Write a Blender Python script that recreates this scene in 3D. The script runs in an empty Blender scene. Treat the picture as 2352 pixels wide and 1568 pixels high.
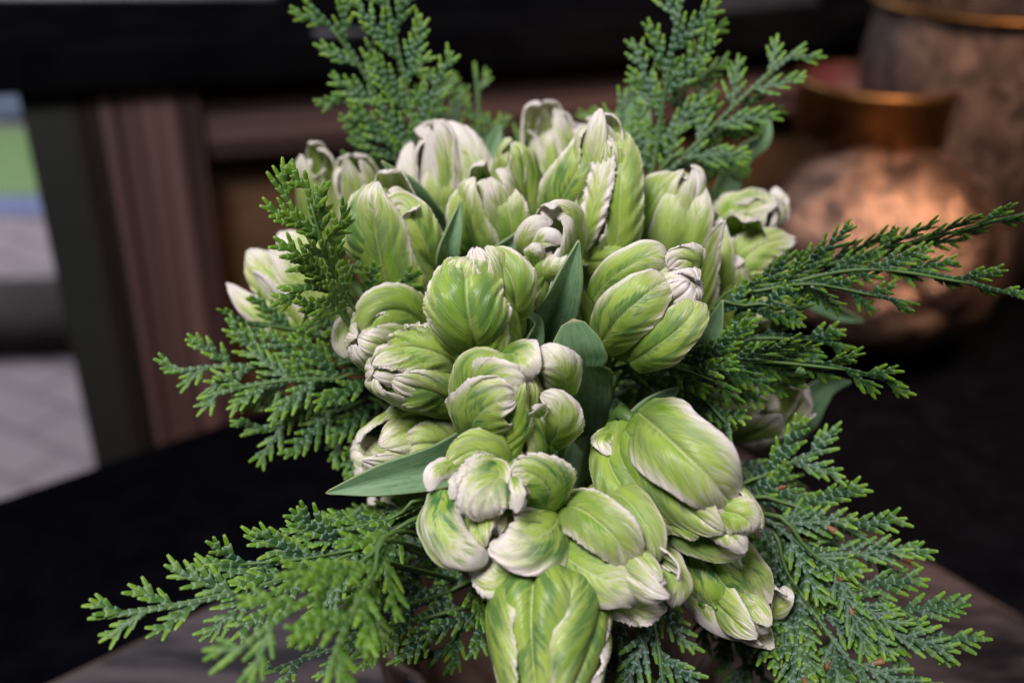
import bpy, math, random
import numpy as np
from mathutils import Vector, Matrix

sc = bpy.context.scene
COL = sc.collection
PI = math.pi
V3 = np.array

# ------------------------------------------------------------------ camera
CAMZ = 1.50
PITCH, ROLL = 28.0, 1.5
FPX = 2287.0                      # focal length in pixels of a 2352 px wide picture (35 mm on 36 mm)
cam_d = bpy.data.cameras.new('camera')
cam = bpy.data.objects.new('camera', cam_d)
COL.objects.link(cam)
cam_d.lens = 35.0
cam_d.sensor_width = 36.0
cam_d.clip_start = 0.02
cam_d.clip_end = 200
cam_d.dof.use_dof = True
cam_d.dof.focus_distance = 0.392
cam_d.dof.aperture_fstop = 3.8
cam_d.dof.aperture_blades = 9
cam.matrix_world = (Matrix.Translation((0, 0, CAMZ)) @ Matrix.Rotation(math.radians(90 - PITCH), 4, 'X')
                    @ Matrix.Rotation(math.radians(ROLL), 4, 'Z'))
sc.camera = cam
CM = np.array(cam.matrix_world)
CR, CU, CF = CM[:3, 0], CM[:3, 1], -CM[:3, 2]
CP = CM[:3, 3]

# ------------------------------------------------------------------ world, lamps, exposure
w = bpy.data.worlds.new('World')
sc.world = w
w.use_nodes = True
w.node_tree.nodes['Background'].inputs[0].default_value = (0.80, 0.86, 1.0, 1)
w.node_tree.nodes['Background'].inputs[1].default_value = 0.022
sc.view_settings.view_transform = 'Standard'
sc.view_settings.look = 'None'
sc.view_settings.gamma = 1
sc.view_settings.exposure = 0.0
sc.cycles.use_denoising = True
sc.cycles.max_bounces = 8
sc.cycles.transparent_max_bounces = 6
sc.cycles.sample_clamp_indirect = 4


def area(name, loc, target, size, power, color, spread=PI):
    d = bpy.data.lights.new(name, 'AREA')
    d.energy = power
    d.color = color
    d.shape = 'RECTANGLE'
    d.size, d.size_y = size
    d.spread = spread
    o = bpy.data.objects.new(name, d)
    COL.objects.link(o)
    o.location = loc
    o.rotation_euler = (Vector(target) - Vector(loc)).to_track_quat('-Z', 'Y').to_euler()
    return o


# soft window light from above and left, a weak added fill from the right, a warm shop lamp over the copper vases
area('window_light', (-0.42, -0.30, 2.50), (0.0, 0.38, 1.28), (0.50, 0.38), 26.5, (1.0, 0.97, 0.965))
area('fill_light', (0.85, -0.25, 2.3), (0.0, 0.38, 1.28), (0.5, 0.5), 3.2, (1.0, 0.95, 0.93))
area('warm_shop_lamp', (0.55, 0.60, 2.0), (0.40, 1.05, 1.03), (0.22, 0.22), 3.2, (1.0, 0.62, 0.36), math.radians(70))
area('daylight_outside', (-2.4, 3.8, 3.4), (-2.2, 3.6, 0.0), (3.0, 3.0), 140, (0.93, 0.92, 1.0))


def at(px, py, d):
    """pixel of the 2352 x 1568 view and a depth along the view axis -> world point"""
    return CP + d * (CF + (px - 1176) / FPX * CR + (784 - py) / FPX * CU)


def on_z(px, py, z):
    r = CF + (px - 1176) / FPX * CR + (784 - py) / FPX * CU
    return CP + r * ((z - CP[2]) / r[2])


def on_plane(px, py, p0, n):
    r = CF + (px - 1176) / FPX * CR + (784 - py) / FPX * CU
    return CP + r * (np.dot(p0 - CP, n) / np.dot(r, n))


def nrm(v):
    v = np.asarray(v, float)
    return v / max(np.linalg.norm(v), 1e-12)


# ------------------------------------------------------------------ mesh helpers
def mesh_obj(name, verts, faces, mat, parent=None, attrs=None, uv=None, smooth=True, mats=None):
    me = bpy.data.meshes.new(name)
    verts = np.asarray(verts, dtype=np.float32)
    me.vertices.add(len(verts))
    me.vertices.foreach_set('co', verts.ravel())
    if isinstance(faces, np.ndarray):
        nf, k = faces.shape
        me.loops.add(nf * k)
        me.loops.foreach_set('vertex_index', faces.ravel().astype(np.int32))
        me.polygons.add(nf)
        me.polygons.foreach_set('loop_start', (np.arange(nf) * k).astype(np.int32))
        me.polygons.foreach_set('loop_total', np.full(nf, k, np.int32))
    else:
        tot = np.array([len(f) for f in faces], np.int32)
        me.loops.add(int(tot.sum()))
        me.loops.foreach_set('vertex_index', np.array([i for f in faces for i in f], np.int32))
        me.polygons.add(len(faces))
        me.polygons.foreach_set('loop_start', np.concatenate([[0], np.cumsum(tot)[:-1]]).astype(np.int32))
        me.polygons.foreach_set('loop_total', tot)
    me.update(calc_edges=True)
    me.validate()
    if attrs:
        for k_, a in attrs.items():
            a = np.asarray(a, np.float32)
            if a.ndim == 1:
                at_ = me.attributes.new(k_, 'FLOAT', 'POINT')
                at_.data.foreach_set('value', a)
            else:
                at_ = me.attributes.new(k_, 'FLOAT_VECTOR', 'POINT')
                at_.data.foreach_set('vector', a.ravel())
    if smooth:
        me.polygons.foreach_set('use_smooth', np.ones(len(me.polygons), bool))
    me.materials.append(mat)
    o = bpy.data.objects.new(name, me)
    COL.objects.link(o)
    if parent is not None:
        o.parent = parent
        o.matrix_parent_inverse = Matrix.Identity(4)
        # vertices come in world space: shift them into the parent's frame (parents are unrotated empties)
        me.transform(Matrix.Translation(-Vector(parent['_loc'])))
    return o


def empty(name, loc, label, cat, group=None):
    o = bpy.data.objects.new(name, None)
    COL.objects.link(o)
    o.location = Vector([float(x) for x in loc])
    o.empty_display_size = 0.01
    o['_loc'] = [float(x) for x in loc]
    o['label'] = label
    o['category'] = cat
    if group:
        o['group'] = group
    return o


def tag(o, label, cat, group=None):
    o['label'] = label
    o['category'] = cat
    if group:
        o['group'] = group
    return o


def grid_faces(nu, nv, wrap=False):
    """grid of nv rows of nu verts"""
    i = np.arange(nv - 1)[:, None]
    j = np.arange(nu if wrap else nu - 1)[None, :]
    j2 = (j + 1) % nu
    a = i * nu + j
    b = i * nu + j2
    c = (i + 1) * nu + j2
    d = (i + 1) * nu + j
    return np.stack([a, b, c, d], -1).reshape(-1, 4)


def spline(pts, n):
    """Catmull-Rom through pts, n samples evenly spaced by arc length"""
    pts = np.asarray(pts, float)
    P = np.vstack([2 * pts[0] - pts[1], pts, 2 * pts[-1] - pts[-2]])
    out = []
    for i in range(1, len(P) - 2):
        t = np.linspace(0, 1, 24, endpoint=False)[:, None]
        p0, p1, p2, p3 = P[i - 1], P[i], P[i + 1], P[i + 2]
        out.append(0.5 * ((2 * p1) + (-p0 + p2) * t + (2 * p0 - 5 * p1 + 4 * p2 - p3) * t ** 2
                          + (-p0 + 3 * p1 - 3 * p2 + p3) * t ** 3))
    out.append(pts[-1][None])
    q = np.vstack(out)
    s = np.concatenate([[0], np.cumsum(np.linalg.norm(np.diff(q, axis=0), axis=1))])
    return resample(q, s, n)


def resample(q, s, n):
    t = np.linspace(0, s[-1], n)
    return np.stack([np.interp(t, s, q[:, k]) for k in range(q.shape[1])], -1)


def tube(name, pts, radii, mat, parent, n=30, k=8):
    C = spline(pts, n)
    R = np.interp(np.linspace(0, 1, n), np.linspace(0, 1, len(radii)), radii)
    T = np.gradient(C, axis=0)
    T /= np.linalg.norm(T, axis=1)[:, None]
    ref = nrm(np.cross(T[0], [0.3, 0.5, 0.8]))
    V = []
    for i in range(n):
        ref = nrm(ref - np.dot(ref, T[i]) * T[i])
        b = np.cross(T[i], ref)
        a = np.arange(k) * 2 * PI / k
        V.append(C[i] + R[i] * (np.cos(a)[:, None] * ref + np.sin(a)[:, None] * b))
    V = np.vstack(V + [C[:1], C[-1:]])
    F = [list(f) for f in grid_faces(k, n, True)]
    c0, c1 = n * k, n * k + 1
    F += [[c0, (j + 1) % k, j] for j in range(k)]
    F += [[c1, (n - 1) * k + j, (n - 1) * k + (j + 1) % k] for j in range(k)]
    return mesh_obj(name, V, F, mat, parent)


def smooth(a, b, x):
    t = np.clip((x - a) / (b - a), 0, 1)
    return t * t * (3 - 2 * t)


def wob(rng, n=5, f0=1.0, f1=4.0):
    """smooth random 1-d function, about -1..1"""
    fs = rng.uniform(f0, f1, n)
    ph = rng.uniform(0, 2 * PI, n)
    am = rng.uniform(0.4, 1.0, n) / n * 1.6
    return lambda x: sum(a * np.sin(2 * PI * f * x + p) for a, f, p in zip(am, fs, ph))


# ------------------------------------------------------------------ materials
class NT:
    def __init__(s, name):
        s.m = bpy.data.materials.new(name)
        s.m.use_nodes = True
        s.t = s.m.node_tree
        s.b = s.t.nodes['Principled BSDF']
        s.out = s.t.nodes['Material Output']

    def n(s, typ, **kw):
        nd = s.t.nodes.new(typ)
        for k, v in kw.items():
            setattr(nd, k, v)
        return nd

    def l(s, a, b):
        s.t.links.new(a, b)

    def put(s, sock, v):
        if isinstance(v, bpy.types.NodeSocket):
            s.l(v, sock)
        else:
            sock.default_value = v

    def math(s, op, a, b=0.0, c=0.0, clamp=False):
        nd = s.n('ShaderNodeMath', operation=op, use_clamp=clamp)
        s.put(nd.inputs[0], a)
        s.put(nd.inputs[1], b)
        s.put(nd.inputs[2], c)
        return nd.outputs[0]

    def ss(s, a, b, x):
        nd = s.n('ShaderNodeMapRange', interpolation_type='SMOOTHSTEP')
        s.put(nd.inputs['Value'], x)
        s.put(nd.inputs['From Min'], a)
        s.put(nd.inputs['From Max'], b)
        return nd.outputs[0]

    def mix(s, f, a, b):
        nd = s.n('ShaderNodeMix', data_type='RGBA')
        s.put(nd.inputs[0], f)
        s.put(nd.inputs[6], a)
        s.put(nd.inputs[7], b)
        return nd.outputs[2]

    def vec(s, x, y, z):
        nd = s.n('ShaderNodeCombineXYZ')
        s.put(nd.inputs[0], x)
        s.put(nd.inputs[1], y)
        s.put(nd.inputs[2], z)
        return nd.outputs[0]

    def noise(s, v, scale=1.0, detail=2.0, rough=0.5, dist=0.0):
        nd = s.n('ShaderNodeTexNoise')
        s.put(nd.inputs['Vector'], v)
        nd.inputs['Scale'].default_value = scale
        nd.inputs['Detail'].default_value = detail
        nd.inputs['Roughness'].default_value = rough
        nd.inputs['Distortion'].default_value = dist
        return nd.outputs['Fac']

    def attr(s, name):
        nd = s.n('ShaderNodeAttribute', attribute_name=name)
        return nd

    def sep(s, v):
        nd = s.n('ShaderNodeSeparateXYZ')
        s.l(v, nd.inputs[0])
        return nd.outputs

    def bump(s, h, strength, dist):
        nd = s.n('ShaderNodeBump')
        s.l(h, nd.inputs['Height'])
        nd.inputs['Strength'].default_value = strength
        nd.inputs['Distance'].default_value = dist
        s.l(nd.outputs[0], s.b.inputs['Normal'])
        return nd.outputs[0]

    def translucent(s, col, fac, nsock=None):
        tr = s.n('ShaderNodeBsdfTranslucent')
        s.put(tr.inputs[0], col)
        mx = s.n('ShaderNodeMixShader')
        mx.inputs[0].default_value = fac
        s.l(s.b.outputs[0], mx.inputs[1])
        s.l(tr.outputs[0], mx.inputs[2])
        s.l(mx.outputs[0], s.out.inputs[0])


def rgb(r, g, b):
    return (r, g, b, 1)


def petal_material():
    k = NT('parrot_tulip_petal')
    q = k.sep(k.attr('pq').outputs['Vector'])       # u, v, seed
    p = k.sep(k.attr('pp').outputs['Vector'])       # white, dark, yellow
    u, v, seed = q[0], q[1], q[2]
    wh, dk, yl = p[0], p[1], p[2]
    au = k.math('ABSOLUTE', u)
    side = k.math('SIGN', u)
    z = k.math('ADD', k.math('MULTIPLY', seed, 7.3), k.math('MULTIPLY', side, 3.1))
    c = k.math('SUBTRACT', v, k.math('MULTIPLY', k.math('POWER', au, 1.35), 0.42))
    pl = k.attr('pl').outputs['Fac']
    cl = k.math('MULTIPLY', c, pl)
    streak = k.noise(k.vec(k.math('MULTIPLY', cl, 36), k.math('MULTIPLY', au, 2.2), z), 1.0, 3.0, 0.65)
    fine = k.noise(k.vec(k.math('MULTIPLY', cl, 95), k.math('MULTIPLY', au, 3.0), z), 1.0, 2.0, 0.6)
    broad = k.noise(k.vec(k.math('MULTIPLY', c, 5.5), k.math('MULTIPLY', au, 3.0), z), 1.0, 2.0, 0.5)
    lowf = k.noise(k.vec(k.math('MULTIPLY', v, 2.2), k.math('MULTIPLY', u, 1.6), z), 1.0, 1.0, 0.5)
    e1 = k.math('SUBTRACT', 1.0, au)
    e2 = k.math('MULTIPLY', k.math('SUBTRACT', 1.0, v), 1.30)
    e = k.math('SMOOTH_MIN', e1, e2, 0.15)
    # white margin: wide where the petal is pale, broken by streaks
    wh = k.math('MULTIPLY', wh, 0.45)
    wv = k.math('ADD', k.math('SUBTRACT', wh, e), k.math('MULTIPLY', k.math('SUBTRACT', streak, 0.5), 0.70))
    wv = k.math('ADD', wv, k.math('MULTIPLY', k.math('SUBTRACT', broad, 0.5), 0.65))
    wv = k.math('SUBTRACT', wv, k.math('MULTIPLY', k.ss(0.45, 0.05, v), 0.35))
    wm = k.ss(-0.10, 0.20, wv)
    cream = k.ss(-0.42, 0.04, wv)
    green = k.mix(k.ss(0.3, 0.7, lowf), rgb(0.18, 0.34, 0.034), rgb(0.39, 0.53, 0.085))
    green = k.mix(k.math('MULTIPLY', yl, k.ss(0.35, 0.75, broad)), green, rgb(0.56, 0.62, 0.20))
    pale = k.mix(k.ss(0.38, 0.62, streak), rgb(0.50, 0.62, 0.15), rgb(0.70, 0.74, 0.36))
    col = k.mix(k.math('MULTIPLY', cream, 0.7), green, pale)
    # fine light and dark streaks that follow the veins
    col = k.mix(k.math('MULTIPLY', k.ss(0.50, 0.68, streak), 0.20), col, rgb(0.56, 0.62, 0.27))
    dm = k.math('MULTIPLY', k.ss(0.50, 0.66, k.math('ADD', k.math('MULTIPLY', broad, 0.66), k.math('MULTIPLY', streak, 0.45))), dk)
    dm = k.math('MULTIPLY', dm, k.ss(0.07, 0.22, e))
    dm = k.math('MULTIPLY', dm, k.ss(0.95, 0.75, v))
    col = k.mix(k.math('MULTIPLY', k.math('MULTIPLY', dm, 0.95), k.math('SUBTRACT', 1.0, k.math('MULTIPLY', wm, 0.55))), col, rgb(0.055, 0.19, 0.045))
    white = k.mix(k.ss(0.35, 0.65, fine), rgb(0.94, 0.85, 0.83), rgb(0.90, 0.84, 0.72))
    wm2 = k.math('MULTIPLY', wm, k.math('SUBTRACT', 1.0, k.math('MULTIPLY', dm, 0.7)))
    col = k.mix(wm2, col, white)
    # base of the petal is plain green
    col = k.mix(k.math('MULTIPLY', k.ss(0.26, 0.0, v), 0.75), col, rgb(0.20, 0.40, 0.035))
    # midrib
    rib = k.math('MULTIPLY', k.ss(0.055, 0.0, au), k.ss(1.0, 0.6, v))
    col = k.mix(k.math('MULTIPLY', rib, 0.45), col, rgb(0.62, 0.68, 0.36))
    k.l(col, k.b.inputs['Base Color'])
    k.b.inputs['Roughness'].default_value = 0.33
    k.b.inputs['Specular IOR Level'].default_value = 0.45
    k.b.inputs['Subsurface Weight'].default_value = 0.22
    k.b.inputs['Subsurface Radius'].default_value = (0.6, 1.0, 0.35)
    k.b.inputs['Subsurface Scale'].default_value = 0.0022
    h = k.math('ADD', k.math('MULTIPLY', fine, 0.9), k.math('MULTIPLY', streak, 0.5))
    k.bump(h, 0.45, 0.0009)
    k.translucent(col, 0.14)
    return k.m


def leaf_material():
    k = NT('tulip_leaf')
    q = k.sep(k.attr('pq').outputs['Vector'])
    u, v, seed = q[0], q[1], q[2]
    z = k.math('MULTIPLY', seed, 5.0)
    vein = k.noise(k.vec(k.math('MULTIPLY', u, 22), k.math('MULTIPLY', v, 0.8), z), 1.0, 2.0)
    mott = k.noise(k.vec(k.math('MULTIPLY', u, 3.5), k.math('MULTIPLY', v, 6), z), 2.0, 4.0, 0.6)
    spot = k.noise(k.vec(k.math('MULTIPLY', u, 12), k.math('MULTIPLY', v, 26), z), 1.6, 3.0, 0.6)
    col = k.mix(k.ss(0.3, 0.7, mott), rgb(0.11, 0.24, 0.11), rgb(0.22, 0.37, 0.20))
    col = k.mix(k.math('MULTIPLY', k.ss(0.4, 0.62, vein), 0.6), col, rgb(0.27, 0.42, 0.22))
    col = k.mix(k.math('MULTIPLY', k.ss(0.60, 0.70, spot), 0.45), col, rgb(0.045, 0.13, 0.035))
    ed = k.ss(0.93, 1.0, k.math('ABSOLUTE', u))
    col = k.mix(k.math('MULTIPLY', ed, 0.6), col, rgb(0.38, 0.45, 0.20))
    col = k.mix(k.ss(0.975, 1.0, v), col, rgb(0.40, 0.36, 0.20))
    k.l(col, k.b.inputs['Base Color'])
    k.b.inputs['Roughness'].default_value = 0.48
    k.b.inputs['Specular IOR Level'].default_value = 0.4
    k.bump(k.math('ADD', vein, k.math('MULTIPLY', spot, 0.4)), 0.28, 0.0006)
    k.translucent(col, 0.18)
    return k.m


def stem_material():
    k = NT('green_stem')
    tc = k.n('ShaderNodeTexCoord')
    f = k.noise(tc.outputs['Object'], 90, 3)
    col = k.mix(f, rgb(0.05, 0.115, 0.022), rgb(0.10, 0.17, 0.04))
    k.l(col, k.b.inputs['Base Color'])
    k.b.inputs['Roughness'].default_value = 0.5
    return k.m


def cypress_material():
    k = NT('cypress_scale_leaf')
    q = k.sep(k.attr('sc').outputs['Vector'])       # bloom line, tipness, random
    bl, tip, rnd = q[0], q[1], q[2]
    p = k.sep(k.attr('sp').outputs['Vector'])       # yellow, grey-blue, dark
    tc = k.n('ShaderNodeTexCoord')
    f = k.noise(tc.outputs['Object'], 900, 3)
    col = k.mix(rnd, rgb(0.005, 0.030, 0.009), rgb(0.015, 0.062, 0.016))
    col = k.mix(k.math('MULTIPLY', p[1], 0.55), col, rgb(0.015, 0.055, 0.034))
    fresh = k.mix(rnd, rgb(0.065, 0.180, 0.014), rgb(0.17, 0.30, 0.020))
    tf = k.math('ADD', k.math('MULTIPLY', k.math('POWER', tip, 1.7), 0.85), k.math('MULTIPLY', p[0], 0.55), clamp=True)
    col = k.mix(tf, col, fresh)
    bloom = k.math('MULTIPLY', k.math('MULTIPLY', k.ss(0.45, 0.95, bl), k.ss(0.25, 0.5, f)), k.math('SUBTRACT', 1.0, tf, clamp=True))
    col = k.mix(k.math('MULTIPLY', bloom, k.math('ADD', 0.35, k.math('MULTIPLY', p[1], 0.5))), col, rgb(0.24, 0.36, 0.33))
    col = k.mix(k.math('MULTIPLY', k.ss(0.5, 0.95, bl), k.math('MULTIPLY', tf, 0.5)), col, rgb(0.30, 0.45, 0.12))
    col = k.mix(k.math('MULTIPLY', p[2], 1.0), col, rgb(0.22, 0.085, 0.03))
    k.l(col, k.b.inputs['Base Color'])
    k.b.inputs['Roughness'].default_value = 0.45
    k.b.inputs['Specular IOR Level'].default_value = 0.35
    k.bump(f, 0.25, 0.0003)
    k.translucent(col, 0.10)
    return k.m


def simple(name, c1, c2, scale, rough=0.5, metal=0.0, bump=0.0, bdist=0.001, stretch=(1, 1, 1), detail=4, lo=0.35, hi=0.65, spec=0.5, dist=0.0, coords='Object'):
    k = NT(name)
    tc = k.n('ShaderNodeTexCoord')
    mp = k.n('ShaderNodeMapping')
    mp.inputs['Scale'].default_value = stretch
    k.l(tc.outputs[coords], mp.inputs[0])
    f = k.noise(mp.outputs[0], scale, detail, 0.6, dist)
    col = k.mix(k.ss(lo, hi, f), rgb(*c1), rgb(*c2))
    k.l(col, k.b.inputs['Base Color'])
    k.b.inputs['Roughness'].default_value = rough
    k.b.inputs['Metallic'].default_value = metal
    k.b.inputs['Specular IOR Level'].default_value = spec
    if bump:
        k.bump(f, bump, bdist)
    return k.m


M_PETAL = petal_material()
M_LEAF = leaf_material()
M_STEM = stem_material()
M_CYP = cypress_material()

# ------------------------------------------------------------------ setting
Z_FLOOR, Z_TABLE, Z_SLAB = 0.0, CAMZ - 0.60, CAMZ - 0.50
MB_black = simple('black_table_top', (0.0022, 0.0022, 0.0035), (0.004, 0.004, 0.006), 30, 0.8, spec=0.0)
M_counter = simple('black_gloss_counter', (0.003, 0.003, 0.004), (0.005, 0.005, 0.006), 12, 0.7, spec=0.0)
M_slab = simple('mottled_pewter_top', (0.005, 0.0045, 0.007), (0.075, 0.056, 0.062), 24, 0.6, spec=0.2, bump=0.35, bdist=0.002, detail=8, lo=0.38, hi=0.64, stretch=(.45, 2.2, 1))
M_edge = simple('worn_brown_edge', (0.05, 0.034, 0.028), (0.10, 0.07, 0.06), 40, 0.6, spec=0.2)


def prism(name, poly, z0, z1, mat, parent=None, bevel=0.0):
    n = len(poly)
    V = [(p[0], p[1], z0) for p in poly] + [(p[0], p[1], z1) for p in poly]
    F = [list(range(n))[::-1], list(range(n, 2 * n))] + [[i, (i + 1) % n, n + (i + 1) % n, n + i] for i in range(n)]
    o = mesh_obj(name, V, F, mat, parent, smooth=False)
    if bevel:
        b = o.modifiers.new('bevel', 'BEVEL')
        b.width = bevel
        b.segments = 3
    return o


def xy(p):
    return V3([p[0], p[1]])


# paved floor outside the glass and indoors: one sheet, bands laid on it
def paver_material():
    k = NT('grey_paving')
    tc = k.n('ShaderNodeTexCoord')
    mp = k.n('ShaderNodeMapping')
    mp.inputs['Rotation'].default_value = (0, 0, math.radians(28))
    k.l(tc.outputs['Object'], mp.inputs[0])
    br = k.n('ShaderNodeTexBrick')
    br.inputs['Scale'].default_value = 2.4
    br.inputs['Mortar Size'].default_value = 0.032
    br.inputs['Brick Width'].default_value = 0.75
    br.inputs['Row Height'].default_value = 0.36
    br.inputs['Color1'].default_value = rgb(0.38, 0.31, 0.335)
    br.inputs['Color2'].default_value = rgb(0.31, 0.27, 0.29)
    br.inputs['Mortar'].default_value = rgb(0.20, 0.165, 0.185)
    k.l(mp.outputs[0], br.inputs['Vector'])
    f = k.noise(tc.outputs['Object'], 9, 4)
    col = k.mix(k.math('MULTIPLY', f, 0.5), br.outputs[0], rgb(0.27, 0.235, 0.25))
    k.l(col, k.b.inputs['Base Color'])
    k.b.inputs['Roughness'].default_value = 0.8
    return k.m


fl = mesh_obj('ground', [(-30, -10, 0), (30, -10, 0), (30, 60, 0), (-30, 60, 0)], [[0, 1, 2, 3]], paver_material(), smooth=False)
fl['kind'] = 'structure'


def band(name, pts, mat, z):
    P = [on_z(x, y, z) for x, y in pts]
    o = mesh_obj(name, P, [list(range(len(P)))], mat, smooth=False)
    return o


lawn = band('lawn', [(-900, 455), (300, 445), (260, 292), (-900, 300)],
            simple('grass', (0.17, 0.29, 0.11), (0.24, 0.36, 0.15), 20, 0.9), 0.008)
lawn['kind'] = 'structure'
path = band('path', [(-900, 505), (300, 492), (300, 447), (-900, 457)],
            simple('blue_grey_path', (0.15, 0.18, 0.34), (0.22, 0.25, 0.42), 8, 0.8), 0.008)
path['kind'] = 'structure'

# low dark step outside
P0 = [on_z(x, y, 0.0) for x, y in [(-900, 860), (330, 812), (330, 690), (-900, 735)]]
st = prism('low_step', [xy(p) for p in P0], 0.0, 0.10, simple('dark_step_stone', (0.030, 0.026, 0.024), (0.045, 0.040, 0.036), 8, 0.8))
tag(st, 'low dark step across the paving seen through the window at left', 'step')
# dark planter far outside
P0 = [on_z(x, y, 0.0) for x, y in [(-900, 290), (260, 285), (240, 150), (-900, 150)]]
pl = prism('planter', [xy(p) for p in P0], 0.0, 0.06, simple('blue_grey_planter', (0.05, 0.07, 0.12), (0.20, 0.26, 0.36), 7, 0.7))
tag(pl, 'blurred blue grey low planter beyond the green lawn outside', 'planter')

# black table that carries slab and vases
ta, tb = on_z(0, 1145, Z_TABLE), on_z(580, 948, Z_TABLE)
td = nrm(tb - ta)
tn = V3([-td[1], td[0], 0])
far0, far1 = ta - td * 1.2, ta + td * 2.6
poly = [xy(far0), xy(far0 - tn * 1.5), xy(far1 - tn * 1.5), xy(far1)]
tbl = empty('black_table', (*xy(ta), 0), 'matt black table whose straight back edge runs behind the bouquet', 'table')
prism('table_top', poly, Z_TABLE - 0.035, Z_TABLE, MB_black, tbl, 0.003)
for a_, b_ in ((0.1, -0.1), (2.3, -0.1), (0.1, -1.35), (2.3, -1.35)):
    c_ = xy(ta - td * 1.2 + td * (a_ + 0.2) + tn * b_)
    prism('leg', [c_ + V3(d_) for d_ in ((-.03, -.03), (.03, -.03), (.03, .03), (-.03, .03))], 0.0, Z_TABLE - 0.035, MB_black, tbl)

# mottled square riser under the bouquet, one corner pointing away from the camera
s1, s2 = on_z(80, 1560, Z_SLAB), on_z(850, 1200, Z_SLAB)
r1, r2 = on_z(1950, 1165, Z_SLAB), on_z(2352, 1395, Z_SLAB)
dl, dr = nrm((s1 - s2)), nrm((r2 - r1))


def isect(p, d, q, e):
    A = np.array([[d[0], -e[0]], [d[1], -e[1]]])
    t = np.linalg.solve(A, [q[0] - p[0], q[1] - p[1]])
    return V3([p[0] + d[0] * t[0], p[1] + d[1] * t[0], p[2]])


cor = isect(s1, dl, r1, dr)
SL = 0.62
c0, c1_, c2_, c3 = cor, cor + dl * SL, cor + dl * SL + dr * SL, cor + dr * SL
rs = empty('display_riser', (*xy((c0 + c2_) / 2), Z_TABLE), 'mottled grey brown metal slab under the bouquet with a worn lighter rim', 'riser')
prism('slab', [xy(c0), xy(c1_), xy(c2_), xy(c3)][::1], Z_TABLE + 0.001, Z_SLAB - 0.006, M_edge, rs, 0.004)
ins = 0.010
ci = (c0 + c2_) / 2
prism('top_plate', [xy(ci + (p - ci) * 0.965) for p in (c0, c1_, c2_, c3)], Z_SLAB - 0.0055, Z_SLAB, M_slab, rs, 0.002)

# cabinet behind: black counter, striped wood, dark brown recess
ZC = CAMZ - 0.28
ca, cb = on_z(0, 205, ZC), on_z(1700, 112, ZC)
cd = nrm(cb - ca)
cn = V3([-cd[1], cd[0], 0])            # away from camera
if cn[1] < 0:
    cn = -cn
cab = empty('sideboard', (*xy(ca + cd * 0.8 + cn * 0.2), 0), 'dark sideboard with black counter and striped brown wood behind the bouquet', 'sideboard')


def cbox(name, a0, a1, n0, n1, z0, z1, mat, bevel=0.002):
    P = [ca + cd * a + cn * n_ for a, n_ in ((a0, n0), (a1, n0), (a1, n1), (a0, n1))]
    return prism(name, [xy(p) for p in P], z0, z1, mat, cab, bevel)


def wood(name, ang, c1, c2):
    k = NT(name)
    tc = k.n('ShaderNodeTexCoord')
    mp = k.n('ShaderNodeMapping')
    mp.inputs['Rotation'].default_value = (0, 0, -math.atan2(cd[1], cd[0]))
    k.l(tc.outputs['Object'], mp.inputs[0])
    mp2 = k.n('ShaderNodeMapping')
    mp2.inputs['Scale'].default_value = (62, 20, 0.5) if ang else (0.6, 20, 62)
    k.l(mp.outputs[0], mp2.inputs[0])
    f = k.noise(mp2.outputs[0], 1.0, 3, 0.6)
    g = k.noise(mp2.outputs[0], 0.45, 2, 0.5)
    col = k.mix(k.ss(0.36, 0.62, f), rgb(*c1), rgb(*c2))
    col = k.mix(k.math('MULTIPLY', k.ss(0.5, 0.62, g), 0.25), col, rgb(0.20, 0.115, 0.085))
    k.l(col, k.b.inputs['Base Color'])
    k.b.inputs['Roughness'].default_value = 0.55
    k.b.inputs['Specular IOR Level'].default_value = 0.25
    return k.m


M_wv = wood('striped_wood_upright', True, (0.018, 0.010, 0.012), (0.150, 0.082, 0.074))
M_wh = wood('striped_wood_rail', False, (0.030, 0.017, 0.018), (0.140, 0.085, 0.080))
M_recess = simple('brown_recess_panel', (0.075, 0.036, 0.016), (0.13, 0.066, 0.030), 6, 0.6, stretch=(1, 1, 9))
M_post = simple('grey_painted_post', (0.011, 0.012, 0.010), (0.017, 0.018, 0.015), 5, 0.7)


def along(px, py, n_=0.0):
    """distance along the cabinet front of the pixel's ray where it meets the front plane"""
    p = on_plane(px, py, ca + cn * n_, cn)
    return float(np.dot(p - ca, cd)), float(p[2])


a_post0, _ = along(50, 210)
a_post1, _ = along(212, 240)
a_w0, _ = along(275, 620, 0.02)
a_w1, zq = along(505, 640, 0.02)
cbox('counter', -1.2, 3.2, -0.03, 0.75, ZC, ZC + 0.045, M_counter, 0.004)
cbox('upright', a_w0 - 0.02, a_w1, 0.0, 0.06, 0.0, ZC - 0.001, M_wv)
_, z_r1 = along(700, 225, 0.02)
_, z_r0 = along(700, 352, 0.02)
cbox('rail', a_w1 + 0.001, 2.6, 0.02, 0.06, z_r0, z_r1, M_wh)
cbox('rail', a_w1 + 0.001, 2.6, 0.05, 0.07, z_r1 + 0.001, ZC - 0.001, M_recess)
cbox('back_panel', a_w0, 2.6, 0.075, 0.095, 0.0, ZC - 0.001, M_recess)
cbox('lower_rail', a_w1 + 0.001, 2.6, 0.02, 0.06, 0.30, 0.52, M_wh)
M_pale = simple('grey_counter_sheen', (0.022, 0.021, 0.028), (0.040, 0.038, 0.048), 14, 0.5)  # flat grey pieces stand in for reflections along the counter
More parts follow.
